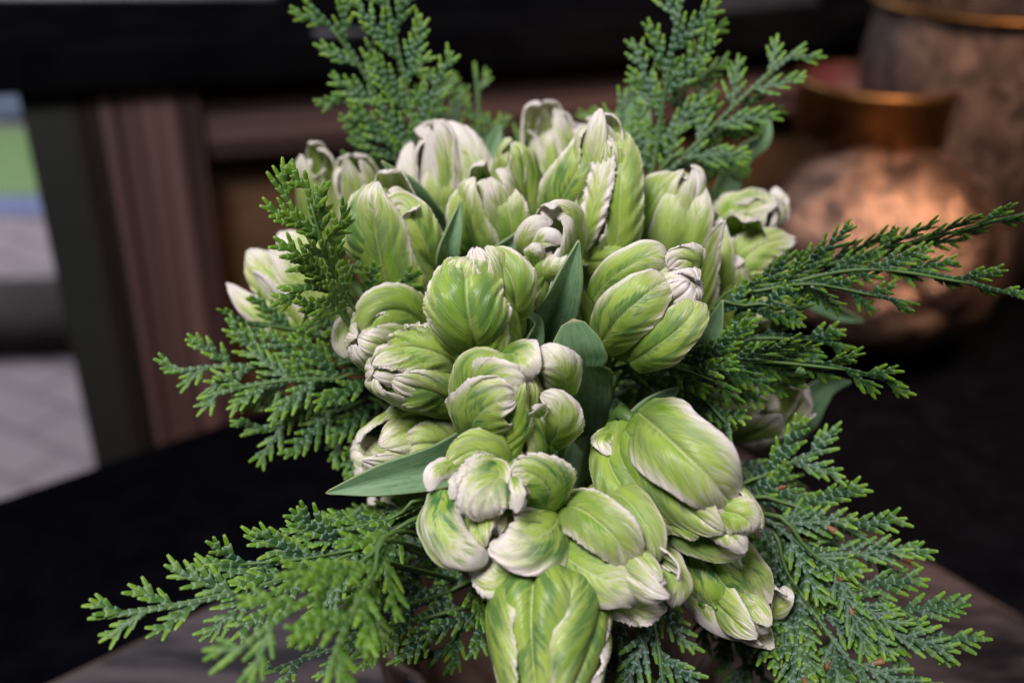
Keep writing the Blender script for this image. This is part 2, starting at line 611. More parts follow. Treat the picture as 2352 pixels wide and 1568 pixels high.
for lab_, pts_, nm_ in (('thin pale strip standing in for a reflection on the black counter behind the top left sprig', [(722, 88), (878, 84), (878, 76), (722, 80)], 'strip'),
                        ('grey brown reflection modelled as a flat piece on the counter right of the top right sprig', [(1640, 34), (1880, 12), (1860, -16), (1630, -4)], 'sheen'),
                        ('long pale reflection modelled as a flat piece at the very top left on the counter', [(-200, 6), (640, 2), (600, -40), (-200, -40)], 'sheen')):
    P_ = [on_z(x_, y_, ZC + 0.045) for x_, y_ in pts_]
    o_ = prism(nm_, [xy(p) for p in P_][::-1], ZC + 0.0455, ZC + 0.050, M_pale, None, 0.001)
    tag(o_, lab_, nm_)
pst = [ca + cd * a + cn * n_ for a, n_ in ((a_post0 - 0.005, -0.0), (a_post1 + 0.01, -0.0), (a_post1 + 0.01, 0.12), (a_post0 - 0.005, 0.12))]
po = prism('window_post', [xy(p) for p in pst], 0.0, ZC - 0.001, M_post, None, 0.003)
tag(po, 'dark grey upright post between the bright window and the striped wood', 'post')

# ------------------------------------------------------------------ petals
BIND = at(1260, 1380, 0.555)


def petal_mesh(fr_o, a, f, s, L, R, phi, Lp=1.0, r=1.0, w=1.0, o=0.0, h=60, rl=30, rr=30, fr=1.0, wh=0.4,
               dk=0.7, yl=0.5, cr=1.0, seed=0, tw=0.0, nu=45, nv=84, hl=0.13, pt=1.0, cup=1.0, wav=0.0):
    rng = np.random.default_rng(seed)
    prof = V3([(0.03, 0), (0.17, 0.03), (0.285, 0.13), (0.340, 0.28), (0.315, 0.46), (0.235, 0.68), (0.140, 0.88), (0.060, 1.02)])
    prof = prof * [R / L / 0.345 * r, Lp]
    ang = math.radians(o)
    # opening grows along the petal
    q = spline(prof, 60)
    seg = np.diff(q, axis=0)
    vv = np.linspace(0, 1, 59)
    tilt = ang * smooth(0.0, 0.55, vv) * 1.0
    tilt -= math.radians(h) * smooth(1 - hl, 1.0, vv)
    bend = wob(rng, 3, 0.6, 1.6)
    tilt += 0.07 * bend(vv)
    ca_, sa_ = np.cos(tilt), np.sin(tilt)
    seg2 = np.stack([seg[:, 0] * ca_ + seg[:, 1] * sa_, -seg[:, 0] * sa_ + seg[:, 1] * ca_], -1)
    q = np.vstack([prof[0], prof[0] + np.cumsum(seg2, axis=0)])
    sl = np.concatenate([[0], np.cumsum(np.linalg.norm(np.diff(q, axis=0), axis=1))])
    # denser rows near the tip
    tt = np.linspace(0, 1, nv) ** 0.92 * sl[-1]
    q = np.stack([np.interp(tt, sl, q[:, 0]), np.interp(tt, sl, q[:, 1])], -1) * L
    v = tt / sl[-1]
    T = np.gradient(q, axis=0)
    T /= np.linalg.norm(T, axis=1)[:, None]
    Nrm = np.stack([T[:, 1], -T[:, 0]], -1)      # outward in (r,z)
    ph = math.radians(phi)
    ph = (ph + math.radians(tw) * smooth(0.1, 1.0, v))[:, None]
    er = np.cos(ph) * f + np.sin(ph) * s
    eb = -np.sin(ph) * f + np.cos(ph) * s
    P3 = fr_o + q[:, :1] * er + q[:, 1:] * a
    N3 = Nrm[:, :1] * er + Nrm[:, 1:] * a
    T3 = T[:, :1] * er + T[:, 1:] * a
    # outline
    fx = [0, .08, .22, .4, .58, .74, .86, .93, .975, 1]
    fy = [.26, .46, .84, 1.0, .94, .74, .50, .32, .17, .03]
    W = np.interp(v, fx, fy)
    W = np.convolve(np.pad(W, 2, mode='edge'), [.1, .2, .4, .2, .1], 'valid')
    W = W ** pt
    wL, wR = wob(rng, 4, 1, 3), wob(rng, 4, 1, 3)
    jL, jR = wob(rng, 7, 12, 34), wob(rng, 7, 12, 34)
    u = np.linspace(-1, 1, nu)
    u = np.sign(u) * np.abs(u) ** 0.85
    half = W * w * R * 1.12
    wl = half * (1 + 0.10 * wL(v) + 0.035 * fr * np.maximum(jL(v), -0.3) * smooth(.25, .6, v))
    wr = half * (1 + 0.10 * wR(v) + 0.035 * fr * np.maximum(jR(v), -0.3) * smooth(.25, .6, v))
    wid = np.where(u[None, :] < 0, wl[:, None], wr[:, None])
    S = np.abs(u)[None, :] * wid
    rloc = np.maximum(q[:, 0], R * 0.55)[:, None]
    kap = cup * 0.95 / rloc
    rollL = np.radians(rl) * (1 + 0.5 * wL(v * 1.3 + .3))
    rollR = np.radians(rr) * (1 + 0.5 * wR(v * 1.3 + .7))
    roll = np.where(u[None, :] < 0, rollL[:, None], rollR[:, None]) * smooth(.15, .45, v)[:, None]
    e0 = 0.62
    theta_end = lambda uu: roll * np.clip((uu - e0) / (1 - e0), 0, 1) ** 1.5
    # integrate the section from the midrib to each edge
    X = np.zeros((nv, nu))
    Y = np.zeros((nv, nu))
    mid = nu // 2
    for sgn, rngj in ((1, range(mid + 1, nu)), (-1, range(mid - 1, -1, -1))):
        px, py, ps = np.zeros(nv), np.zeros(nv), np.zeros(nv)
        pu = 0.0
        for j in rngj:
            uu = abs(u[j])
            um = 0.5 * (uu + pu)
            th = (kap * (um * wid[:, j:j + 1]))[:, 0] + (roll[:, j] * np.clip((um - e0) / (1 - e0), 0, 1) ** 1.4)
            # lobes beside the crease: start out bulging outward
            th = th - cr * 0.62 * np.exp(-(um / 0.26) ** 2) * smooth(0.05, 0.3, v) * (1 - 0.6 * smooth(.8, 1, v))
            ds = S[:, j] - ps
            px = px + ds * np.cos(th)
            py = py - ds * np.sin(th)
            X[:, j] = sgn * px
            Y[:, j] = py
            ps = S[:, j]
            pu = uu
    # folds that run obliquely from the midrib to the margin
    au = np.abs(u)[None, :]
    nf = rng.uniform(5.5, 8.5)
    fold = wob(rng, 4, nf * 0.7, nf * 1.3)
    fold2 = wob(rng, 5, nf * 1.8, nf * 3.2)
    cc = v[:, None] - 0.40 * au ** 1.3 + 0.013 * np.sign(u)[None, :] * 7
    pleat = wob(rng, 6, 22, 46)
    D = R * fr * (0.062 * fold(cc) * au ** 1.2 + 0.020 * fold2(cc) * smooth(0.55, 1.0, au) + 0.017 * pleat(cc) * smooth(0.35, 1.0, au)) * smooth(.12, .4, v)[:, None]
    D += R * 0.09 * wav * np.sin(2 * PI * (v[:, None] * 2.2 + 0.2 * np.sign(u)[None, :])) * au ** 2
    D -= R * 0.05 * cr * np.exp(-(au / 0.06) ** 2)
    P = P3[:, None, :] + X[:, :, None] * eb[:, None, :] + (Y + D)[:, :, None] * N3[:, None, :]
    # fringe: push margin along the petal too
    P += (T3[:, None, :] * (R * 0.04 * fr * pleat(cc + .5) * smooth(0.75, 1.0, au))[:, :, None])
    pq = np.zeros((nv, nu, 3))
    pq[:, :, 0] = u
    pq[:, :, 1] = v[:, None]
    pq[:, :, 2] = (seed % 97) * 1.37
    pp = np.zeros((nv, nu, 3))
    pp[:] = (wh, dk, yl)
    return P.reshape(-1, 3), grid_faces(nu, nv), pq.reshape(-1, 3), pp.reshape(-1, 3)


def add_petal(parent, data, name='petal'):
    V, F, pq, pp = data[:4]
    plen = data[4] if len(data) > 4 else 1.0
    o = mesh_obj(name, V, F, M_PETAL, parent, {'pq': pq, 'pp': pp, 'pl': np.full(len(V), plen)})
    m = o.modifiers.new('thickness', 'SOLIDIFY')
    m.thickness = 0.0005
    m.offset = 0
    return o


def fp(parent, pts, width, seed=0, arc=60, face=0.0, rl=20, rr=20, fr=1.0, wh=0.4, dk=0.7, yl=0.5, cr=1.0, base=0.5, hook=0.0, pointy=1.0, hl=0.15,
       nu=45, nv=84):
    """one petal laid through points (px,py,depth), convex towards the camera"""
    rng = np.random.default_rng(seed + 333)
    C = spline([at(*p) for p in pts], nv)
    Lg = np.sum(np.linalg.norm(np.diff(C, axis=0), axis=1))
    T = np.gradient(C, axis=0)
    T /= np.linalg.norm(T, axis=1)[:, None]
    v = np.linspace(0, 1, nv)
    # camera-facing start normal in the middle, carried along to both ends
    N = np.zeros((nv, 3))
    m = nv // 2
    c = nrm(CP - C[m])
    n_ = nrm(c - np.dot(c, T[m]) * T[m])
    b_ = np.cross(T[m], n_)
    n_ = n_ * math.cos(math.radians(face)) + b_ * math.sin(math.radians(face))
    N[m] = n_
    for rg in (range(m + 1, nv), range(m - 1, -1, -1)):
        k_ = n_
        for i in rg:
            k_ = nrm(k_ - np.dot(k_, T[i]) * T[i])
            N[i] = k_
    if hook:
        # bend the last part of the petal away from (or to) the camera
        dirs = np.diff(C, axis=0)
        st = np.linalg.norm(dirs, axis=1)
        hh = math.radians(hook) * smooth(1 - hl, 1, v)
        T2 = T * np.cos(hh)[:, None] - N * np.sin(hh)[:, None]
        N2 = N * np.cos(hh)[:, None] + T * np.sin(hh)[:, None]
        C = np.vstack([C[:1], C[:1] + np.cumsum(0.5 * (T2[1:] + T2[:-1]) * st[:, None], axis=0)])
        T, N = T2, N2
    Bn = np.cross(T, N)
    fx = [0, .1, .3, .5, .7, .83, .92, .97, 1]
    fy = [base, base * .5 + .47, .96, 1, .83, .60, .38, .21, .03]
    arc, rl, rr, width = arc * .82, rl * .45, rr * .45, width * 1.08
    W = np.interp(v, fx, fy)
    W = np.convolve(np.pad(W, 2, mode='edge'), [.1, .2, .4, .2, .1], 'valid') ** pointy
    u = np.linspace(-1, 1, nu)
    u = np.sign(u) * np.abs(u) ** 0.85
    R = width / 2
    wL, wR = wob(rng, 4, 1, 3), wob(rng, 4, 1, 3)
    jL, jR = wob(rng, 7, 12, 34), wob(rng, 7, 12, 34)
    aR = math.radians(arc)
    flat = aR / max(math.sin(aR), .2)
    half = W * R * flat
    wl = half * (1 + 0.10 * wL(v) + 0.045 * fr ** 1.5 * np.maximum(jL(v), -.3) * smooth(.2, .5, v))
    wr = half * (1 + 0.10 * wR(v) + 0.045 * fr ** 1.5 * np.maximum(jR(v), -.3) * smooth(.2, .5, v))
    wid = np.where(u[None, :] < 0, wl[:, None], wr[:, None])
    S = np.abs(u)[None, :] * wid
    roll = np.where(u[None, :] < 0, (np.radians(rl) * (1 + .5 * wL(v * 1.3 + .3)))[:, None], (np.radians(rr) * (1 + .5 * wR(v * 1.3 + .7)))[:, None])
    roll = roll * smooth(.05, .3, v)[:, None]
    X, Y = np.zeros((nv, nu)), np.zeros((nv, nu))
    mid = nu // 2
    for sgn, rngj in ((1, range(mid + 1, nu)), (-1, range(mid - 1, -1, -1))):
        px, py, ps = np.zeros(nv), np.zeros(nv), np.zeros(nv)
        pu = 0.0
        for j in rngj:
            uu = abs(u[j])
            um = 0.5 * (uu + pu)
            th = aR * um * W + roll[:, j] * np.clip((um - .6) / .4, 0, 1) ** 1.4 - cr * 0.55 * np.exp(-(um / 0.25) ** 2) * smooth(.02, .2, v) * (1 - .6 * smooth(.8, 1, v))
            ds = S[:, j] - ps
            px = px + ds * np.cos(th)
            py = py - ds * np.sin(th)
            X[:, j] = sgn * px
            Y[:, j] = py
            ps = S[:, j]
            pu = uu
    au = np.abs(u)[None, :]
    nf = max(3.0, 7.0 * Lg / 0.06)
    fold, fold2, pleat = wob(rng, 4, nf * .7, nf * 1.3), wob(rng, 5, nf * 1.8, nf * 3.2), wob(rng, 6, nf * 3.4, nf * 6.5)
    cc = v[:, None] - 0.40 * au ** 1.3 * min(1.5, width / Lg * 1.7) + 0.09 * np.sign(u)[None, :]
    D = R * fr * (0.072 * fold(cc) * au ** 1.2 + 0.03 * fold2(cc) * smooth(.5, 1, au) + 0.030 * pleat(cc) * smooth(.35, 1, au)) * smooth(.05, .3, v)[:, None]
    D -= R * 0.07 * cr * np.exp(-(au / 0.06) ** 2)
    P = C[:, None, :] + X[:, :, None] * Bn[:, None, :] + (Y + D)[:, :, None] * N[:, None, :]
    P += T[:, None, :] * (R * 0.06 * fr * pleat(cc + .5) * smooth(.75, 1, au))[:, :, None]
    pq = np.zeros((nv, nu, 3))
    pq[:, :, 0] = u
    pq[:, :, 1] = 0.12 + 0.88 * v[:, None]
    pq[:, :, 2] = (seed % 89) * 1.71
    pp = np.zeros((nv, nu, 3))
    pp[:] = (wh, dk, yl)
    return add_petal(parent, (P.reshape(-1, 3), grid_faces(nu, nv), pq.reshape(-1, 3), pp.reshape(-1, 3), float(np.clip(Lg / 0.045, .3, 1.2))))


GEN = [dict(p=0, h=75, rl=35, rr=35), dict(p=120, h=70, rl=30, rr=60), dict(p=-120, h=70, rl=60, rr=30),
       dict(p=60, r=.82, Lp=1.0, h=100, rl=60, rr=60), dict(p=-60, r=.82, Lp=1.0, h=100, rl=60, rr=60),
       dict(p=180, r=.82, Lp=1.0, h=90, rl=60, rr=60)]


def tulip(label, base, tip, d, L=0.062, ratio=0.36, inner=3, rot=0, seed=1, wh=0.42, dk=0.7, yl=0.5, fr=1.0, o=0, sg=1, petals=None, dz=None,
          stem=True, w=1.0, core=1.0, group='green and white parrot tulips'):
    m = ((base[0] + tip[0]) / 2, (base[1] + tip[1]) / 2)
    pl_ = math.hypot(tip[0] - base[0], tip[1] - base[1]) / FPX * d
    if dz is None:
        dz = math.sqrt(max(L * L - pl_ * pl_, (0.12 * L) ** 2)) * sg
    B3 = at(base[0], base[1], d + dz / 2)
    T3 = at(tip[0], tip[1], d - dz / 2)
    a = nrm(T3 - B3)
    L = float(np.linalg.norm(T3 - B3))
    ratio = ratio * 0.71 * core
    mid = (B3 + T3) / 2
    c = nrm(CP - mid)
    f = c - np.dot(c, a) * a
    if np.linalg.norm(f) < 0.15:
        f = CU - np.dot(CU, a) * a
    f = nrm(f)
    s = np.cross(a, f)
    rng = np.random.default_rng(seed * 101 + 7)
    e = empty('tulip', B3, label, 'tulip', group)
    lst = petals or GEN
    lst = list(lst) + [dict(p=q_ * 120 + rot + 40, r=.50, Lp=rng.uniform(.82, .98), h=rng.uniform(60, 200), hl=.3, w=.75, wh=.62, rl=90, rr=90, fr=1.8, o=0) for q_ in range(inner)]
    for i, p in enumerate(lst):
        p = dict(p)
        k = dict(r=rng.uniform(.95, 1.10), Lp=rng.uniform(.90, 1.10), o=o + rng.uniform(-2, 11), h=p.pop('h', 75) * rng.uniform(.8, 1.2), wh=wh * rng.uniform(.85, 1.2), dk=dk, yl=yl, fr=fr, w=w * rng.uniform(.95, 1.06))
        phi = p.pop('p') + rot + (rng.uniform(-12, 12) if petals is None else 0)
        k['tw'] = rng.uniform(8, 34) * (1 if seed % 2 else -1)
        k['rl'] = p.pop('rl', 30)
        k['rr'] = p.pop('rr', 30)
        if petals is None:
            k['rl'] *= rng.uniform(-1.2, 2.2)
            k['rr'] *= rng.uniform(-1.2, 2.2)
        if 'o' in p:
            k['o'] = p.pop('o')
        k.update(p)
        add_petal(e, petal_mesh(B3, a, f, s, L, L * ratio, phi, seed=seed * 13 + i, **k))
    if stem:
        p1 = B3 - a * 0.004 + CF * 0.014
        tube('stem', [B3 + a * 0.006 + CF * .010, p1, BIND + (B3 - BIND) * 0.35 + rng.normal(0, .006, 3), BIND + rng.normal(0, .008, 3)],
             [0.0034, 0.0030, 0.003, 0.003], M_STEM, e, 26, 8)
    return e


# ------------------------------------------------------------------ leaves
def leaf(parent, pts, width, seed=0, fold=0.5, face=0.0, tipw=0.02, basew=0.5, wavy=0.3, peak=0.4, notch=None, blunt=False, nu=21, nv=50):
    """pts: (px,py,depth) base to tip; width in metres; fold = V-fold (radians each side); face = roll about its length (deg)"""
    rng = np.random.default_rng(seed + 900)
    C = spline([at(*p) for p in pts], nv)
    T = np.gradient(C, axis=0)
    T /= np.linalg.norm(T, axis=1)[:, None]
    v = np.linspace(0, 1, nv)
    if blunt:
        W = np.interp(v, [0, .25, .6, .85, .95, 1], [basew, .8, 1, .88, .62, .12])
    else:
        W = np.interp(v, [0, peak * .5, peak, .75, .92, 1], [basew, (1 + basew) / 2, 1, .62, .24, tipw])
    W = np.convolve(np.pad(W, 3, mode='edge'), np.ones(7) / 7, 'valid')
    W[-1] = tipw
    u = np.linspace(-1, 1, nu)
    V = np.zeros((nv, nu, 3))
    wv = wob(rng, 3, 1, 3)
    wv2 = wob(rng, 3, 1, 3)
    faces_ = np.radians(face) if np.isscalar(face) else np.radians(np.interp(v, np.linspace(0, 1, len(face)), face))
    faces_ = np.broadcast_to(faces_, (nv,))
    for i in range(nv):
        c = nrm(CP - C[i])
        n_ = nrm(c - np.dot(c, T[i]) * T[i])
        b = np.cross(T[i], n_)
        ca_, sa_ = math.cos(faces_[i]), math.sin(faces_[i])
        n2, b2 = n_ * ca_ + b * sa_, b * ca_ - n_ * sa_
        hw = W[i] * width / 2
        x = np.abs(u) * hw
        th = fold * (1 - np.exp(-np.abs(u) * 4))
        off = x * np.tan(np.clip(th, -1.2, 1.2)) * 0.9
        off = off + wavy * width * 0.10 * np.where(u > 0, wv(v[i]), wv2(v[i])) * np.abs(u) ** 1.5
        sc_ = np.ones(nu)
        if notch is not None:
            sc_ = np.where(u > 0, 1 - notch[1] * math.exp(-((v[i] - notch[0]) / 0.03) ** 2), 1)
        V[i] = C[i] + (np.sign(u) * x * sc_)[:, None] * b2 + off[:, None] * n2
    pq = np.zeros((nv, nu, 3))
    pq[:, :, 0] = u
    pq[:, :, 1] = v[:, None]
    pq[:, :, 2] = seed * 1.7 % 50
    o = mesh_obj('leaf', V.reshape(-1, 3), grid_faces(nu, nv), M_LEAF, parent, {'pq': pq.reshape(-1, 3)})
    m = o.modifiers.new('thickness', 'SOLIDIFY')
    m.thickness = 0.0009
    m.offset = 0
    return o


# ------------------------------------------------------------------ cypress
def seg_template():
    K = 10
    ys = [0.0, 0.30, 0.62, 0.86, 0.99, 1.06]
    hw = [0.58, 0.70, 0.86, 0.97, 0.86, 0.30]
    th = [0.36, 0.52, 0.66, 0.70, 0.52, 0.16]
    V, bl = [], []
    for i, y in enumerate(ys):
        for j in range(K):
            a = 2 * PI * j / K
            cx, sz = math.cos(a), math.sin(a)
            # lateral scale tips stick forward-out, facial scale forms a centre pad
            px = hw[i] * cx
            yy = y + (0.12 * abs(cx) ** 3 if 3 <= i <= 4 else 0) - (0.10 * (1 - abs(cx)) if i == 4 else 0)
            pz = th[i] * sz * (0.62 + 0.38 * math.exp(-(cx / 0.45) ** 2))
            V.append((px, yy, pz))
            b = [0.15, 0.1, 0.25, 0.75, 1.0, 0.6][i]
            if i in (1, 2, 3) and 0.35 < abs(cx) < 0.9:
                b = max(b, 0.55)
            bl.append(b)
    V.append((0, 1.04, 0))
    bl.append(0.3)
    F = []
    for i in range(len(ys) - 1):
        for j in range(K):
            F.append((i * K + j, i * K + (j + 1) % K, (i + 1) * K + (j + 1) % K, (i + 1) * K + j))
    n = len(ys)
    # cap with quads that repeat the centre vertex are not allowed: triangles are stored separately
    Tn = [((n - 1) * K + j, (n - 1) * K + (j + 1) % K, n * K) for j in range(K)]
    return V3(V), V3(F), V3(Tn), V3(bl)


TV, TF, TT, TB = seg_template()


def frond(label, pts, W, seed=0, roll=0.0, yellow=0.15, blue=0.5, s=1.18, shape=0.75, dens=1.0, side=(1, 1), droop=0.0, start=0.0,
          ang=36, dead=0.0, group='cypress sprigs in the bouquet', stemr=0.0011, L2=1.0, root=True):
    """pts: (px,py,depth) base to tip. W: longest side branch in metres. roll: frond plane turned about its stem (deg)"""
    rng = np.random.default_rng(seed + 5000)
    n0 = 60
    C = spline([at(*p) for p in pts], n0)
    length = np.sum(np.linalg.norm(np.diff(C, axis=0), axis=1))
    SP, SD, SN, SW, SLn, STip, SR = [], [], [], [], [], [], []
    stems = []
    seglen = 0.0030 * s

    def axis_segments(P, N, w0, w1, tipn=2.0):
        """scale segments along a polyline P with normals N"""
        d = np.concatenate([[0], np.cumsum(np.linalg.norm(np.diff(P, axis=0), axis=1))])
        n = max(2, int(round(d[-1] / seglen)))
        t = np.arange(n) / n * d[-1]
        pp = np.stack([np.interp(t, d, P[:, k]) for k in range(3)], -1)
        p2 = np.stack([np.interp(t + d[-1] / n, d, P[:, k]) for k in range(3)], -1)
        nn = np.stack([np.interp(t, d, N[:, k]) for k in range(3)], -1)
        dd = p2 - pp
        ln = np.linalg.norm(dd, axis=1)
        dd = dd / np.maximum(ln, 1e-9)[:, None]
        fr_ = np.arange(n) / max(n - 1, 1)
        SP.append(pp); SD.append(dd); SN.append(nn)
        SW.append(w0 + (w1 - w0) * fr_)
        SLn.append(ln)
        SR.append(rng.uniform(0, 1, n))
        STip.append(np.clip(1 - (n - 1 - np.arange(n)) / tipn, 0, 1))

    def branch(p0, d0, n_, ln, level, w):
        m = 10
        b = np.cross(n_, d0)
        curl = rng.uniform(-.05, .05)
        outp = rng.uniform(-.18, .18)
        P = [p0]
        d = d0.copy()
        g = V3([0, 0, -1.0])
        for i in range(m):
            d = nrm(d + b * curl / m * 3 + n_ * outp / m + g * droop / m)
            P.append(P[-1] + d * ln / m)
        P = V3(P)
        N = []
        for i in range(m + 1):
            dd = nrm(P[min(i + 1, m)] - P[max(i - 1, 0)])
            N.append(nrm(n_ - np.dot(n_, dd) * dd))
        N = V3(N)
        return P, N

    T = np.gradient(C, axis=0)
    T /= np.linalg.norm(T, axis=1)[:, None]
    Nm = []
    for i in range(n0):
        c = nrm(CP - C[i])
        n_ = nrm(c - np.dot(c, T[i]) * T[i])
        b = np.cross(T[i], n_)
        r_ = math.radians(roll if np.isscalar(roll) else np.interp(i / n0, np.linspace(0, 1, len(roll)), roll))
        Nm.append(n_ * math.cos(r_) + b * math.sin(r_))
    Nm = V3(Nm)
    axis_segments(C, Nm, 0.0012 * s, 0.0013 * s, 3)

    def sub(P, N, ln, level, w, sidebias=None):
        step = [0.0086, 0.0028, 0.0028][level - 1] * s / dens
        if level == 1:
            d = np.concatenate([[0], np.cumsum(np.linalg.norm(np.diff(P, axis=0), axis=1))])
        else:
            d = np.linspace(0, ln, len(P))
        tot = d[-1]
        t = step * (0.5 if level > 1 else 0.6) + start * (tot if level == 1 else 0)
        sd = 1 if rng.random() < .5 else -1
        while t < tot - 0.0035 * s:
            f_ = t / tot
            p = V3([np.interp(t, d, P[:, k]) for k in range(3)])
            i = min(int(f_ * (len(P) - 1)), len(P) - 2)
            dd = nrm(P[i + 1] - P[i])
            nn = N[i]
            for rep in range(1):
                sd = -sd
                b = np.cross(dd, nn) * (sd)
                if level == 1:
                    ln2 = W * (0.55 + 0.45 * smooth(0, .3, f_)) * (1 - f_) ** shape * side[0 if sd < 0 else 1] + 0.006 * s
                    ln2 *= rng.uniform(.82, 1.15)
                    a_ = math.radians(ang + rng.uniform(-6, 6))
                else:
                    ln2 = min(0.30 * ln * (1 - f_) ** 0.6 + 0.0030 * s, 0.015 * s * L2) * rng.uniform(.8, 1.2)
                    a_ = math.radians(28 + rng.uniform(-6, 6))
                if ln2 < 0.0035 * s:
                    continue
                d2 = nrm(dd * math.cos(a_) + b * math.sin(a_) + nn * rng.uniform(-.12, .12))
                n2 = nrm(nn - np.dot(nn, d2) * d2 + rng.uniform(-.25, .25) * np.cross(nn, d2))
                P2, N2 = branch(p, d2, n2, ln2, level, w)
                axis_segments(P2, N2, 0.00142 * s, 0.00122 * s)
                if (level == 1 and ln2 > 0.008 * s) or (level == 2 and ln2 > 0.0125 * s):
                    sub(P2, N2, ln2, level + 1, w)
            t += step * rng.uniform(.85, 1.15)

    sub(C, Nm, length, 1, 1.0)
    SP, SD, SN = np.vstack(SP), np.vstack(SD), np.vstack(SN)
    SW, SLn, STip, SR = (np.concatenate(x) for x in (SW, SLn, STip, SR))
    SX = np.cross(SD, SN)
    SX /= np.maximum(np.linalg.norm(SX, axis=1), 1e-9)[:, None]
    SN = np.cross(SX, SD)
    n = len(SP)
    tap = 1 - np.clip(STip - 0.45, 0, 1)[:, None] * TV[None, :, 1] ** 2 * 1.05
    X = SP[:, None, :] + SX[:, None, :] * (TV[None, :, 0:1] * SW[:, None, None] * tap[:, :, None]) \
        + SD[:, None, :] * ((TV[None, :, 1:2] * 1.22 - 0.08) * SLn[:, None, None]) \
        + SN[:, None, :] * (TV[None, :, 2:3] * SW[:, None, None] * 0.42)
    nv = len(TV)
    off = (np.arange(n) * nv)[:, None, None]
    faces = [list(map(int, f_)) for f_ in (TF[None] + off).reshape(-1, 4)]
    faces += [list(map(int, f_)) for f_ in (TT[None] + off).reshape(-1, 3)]
    scv = np.zeros((n, nv, 3))
    scv[:, :, 0] = TB[None]
    scv[:, :, 1] = STip[:, None]
    scv[:, :, 2] = SR[:, None]
    spv = np.zeros((n, nv, 3))
    spv[:, :, 0] = yellow
    spv[:, :, 1] = blue
    if dead:
        dd_ = rng.random(n) < dead
        spv[dd_, :, 2] = 1.0
    e = empty('cypress_sprig', C[0], label, 'sprig', group)
    mesh_obj('foliage', X.reshape(-1, 3), faces, M_CYP, e, {'sc': scv.reshape(-1, 3), 'sp': spv.reshape(-1, 3)})
    st_pts = [C[int(n0 * .8)], C[n0 // 2], C[n0 // 4], C[0]]
    rr_ = [0.0006, 0.0009, 0.0012, 0.0014]
    if root:
        st_pts += [C[0] + (BIND - C[0]) * 0.5, BIND + rng.normal(0, .006, 3)]
        rr_ += [0.0016, 0.0018]
    tube('stem', st_pts, rr_, M_STEM, e, 40, 6)
    return e
# ------------------------------------------------------------------ the tulips
G = dict
# 14 centre, big heart-shaped petal towards the camera
t14 = tulip('rounded tulip in the middle with one broad heart shaped green petal facing the camera', (1120, 835), (1092, 575), 0.408, 0.054, 0.52, seed=14, core=0.8, w=.85, wh=0.22, dk=0.75, yl=.35,
      petals=[G(p=-12, h=86.4,  w=1.12, rl=10, rr=20, cr=1.4, fr=1.3), G(p=75, r=.92, h=57.6, rr=80), G(p=150), G(p=-110, r=.9), G(p=-160, r=.8, h=72), G(p=40, r=.8, h=79.2, wh=.6)])
# 19 centre front
t19 = tulip('curled tulip in the very centre with white hooked tips around an open crown', (1190, 1055), (1200, 850), 0.392, 0.048, 0.52, seed=19, core=0.74, wh=0.12, dk=1.0, yl=.3,
      petals=[G(p=-42, h=108,  rl=20, rr=75, cr=1.2, fr=1.2, w=.95), G(p=48, h=93.6,  rl=85, rr=10, w=.9, wh=.6), G(p=120, h=79.2, wh=.7), G(p=-118, h=79.2, rl=40), G(p=180, h=93.6, wh=.6, o=-4), G(p=0, r=.72, h=43.2, wh=.1, w=.8)])
# 20 lower left front, several curled petals
t20 = tulip('large twisted tulip below the centre with thick white rolled petal at its left', (1165, 1080), (1125, 1265), 0.380, 0.048, 0.60, seed=20, core=0.66, wh=0.25, dk=.6, yl=.5,
      petals=[G(p=-75, h=86.4, rl=10, rr=120, w=.9, wh=.8, o=6), G(p=65, h=79.2, rl=60, rr=20, o=8), G(p=0, h=86.4,  w=.9, rl=60, rr=60, o=4, Lp=.92), G(p=170, h=108, hl=.4, w=1.1, o=8, fr=1.5),
              G(p=-150, h=93.6,  o=8, wh=.6), G(p=115, r=.95, h=86.4, o=8), G(p=20, r=.6, h=86.4, wh=.9, Lp=.9), G(p=-140, r=.6, h=108, wh=.9, Lp=.95)])
# 21 large right
t21 = tulip('large tulip at the lower right with one broad streaked petal and frayed white tip', (1440, 985), (1700, 1225), 0.385, 0.066, 0.44, seed=21, core=0.68, wh=0.36, dk=0.7, yl=.8,
      petals=[G(p=8, h=25.2, hl=.12, w=1.18, rl=0, rr=8, cr=1.1, fr=.5, cup=.85, wh=.34, Lp=.93, r=1.06), G(p=110, h=43.2, w=1.05), G(p=-110, h=43.2, fr=1.5), G(p=-60, r=.9, h=64.8, wh=.6, rl=40), G(p=60, r=.88, h=72, wh=.65, Lp=1.04), G(p=180)])
# 22
t22 = tulip('pointed tulip between the twisted and the broad one, white lower petal over green', (1275, 1170), (1530, 1355), 0.378, 0.068, 0.33, seed=22, core=0.62, wh=0.36, dk=.8, yl=.7,
      petals=[G(p=-22, h=36, w=1.05, rl=30, rr=8, cr=1.5, fr=.7, wh=.36, r=1.05, Lp=.95), G(p=68, h=57.6, w=.9, rl=75, rr=20, cr=.3, wh=.55, fr=.4, Lp=1.04, r=1.05), G(p=-100, h=57.6), G(p=130, h=43.2, fr=1.4, wh=.7, Lp=.98), G(p=30, r=.82, h=57.6, wh=.6), G(p=180)])
# 23 bottom
t23 = tulip('tulip at the bottom edge hanging towards the camera with long ribbed petals', (1255, 1300), (1250, 1680), 0.362, 0.070, 0.44, seed=23, wh=0.22, dk=.85, yl=.6,
      petals=[G(p=12, h=21.6, w=1.0, rl=10, rr=10, cr=1.4, fr=.8), G(p=-75, h=28.8, rr=90, rl=30, w=1.0, cr=1.0), G(p=75, h=28.8, rl=10, rr=30), G(p=130), G(p=-130, wh=.6, fr=1.6), G(p=180)])
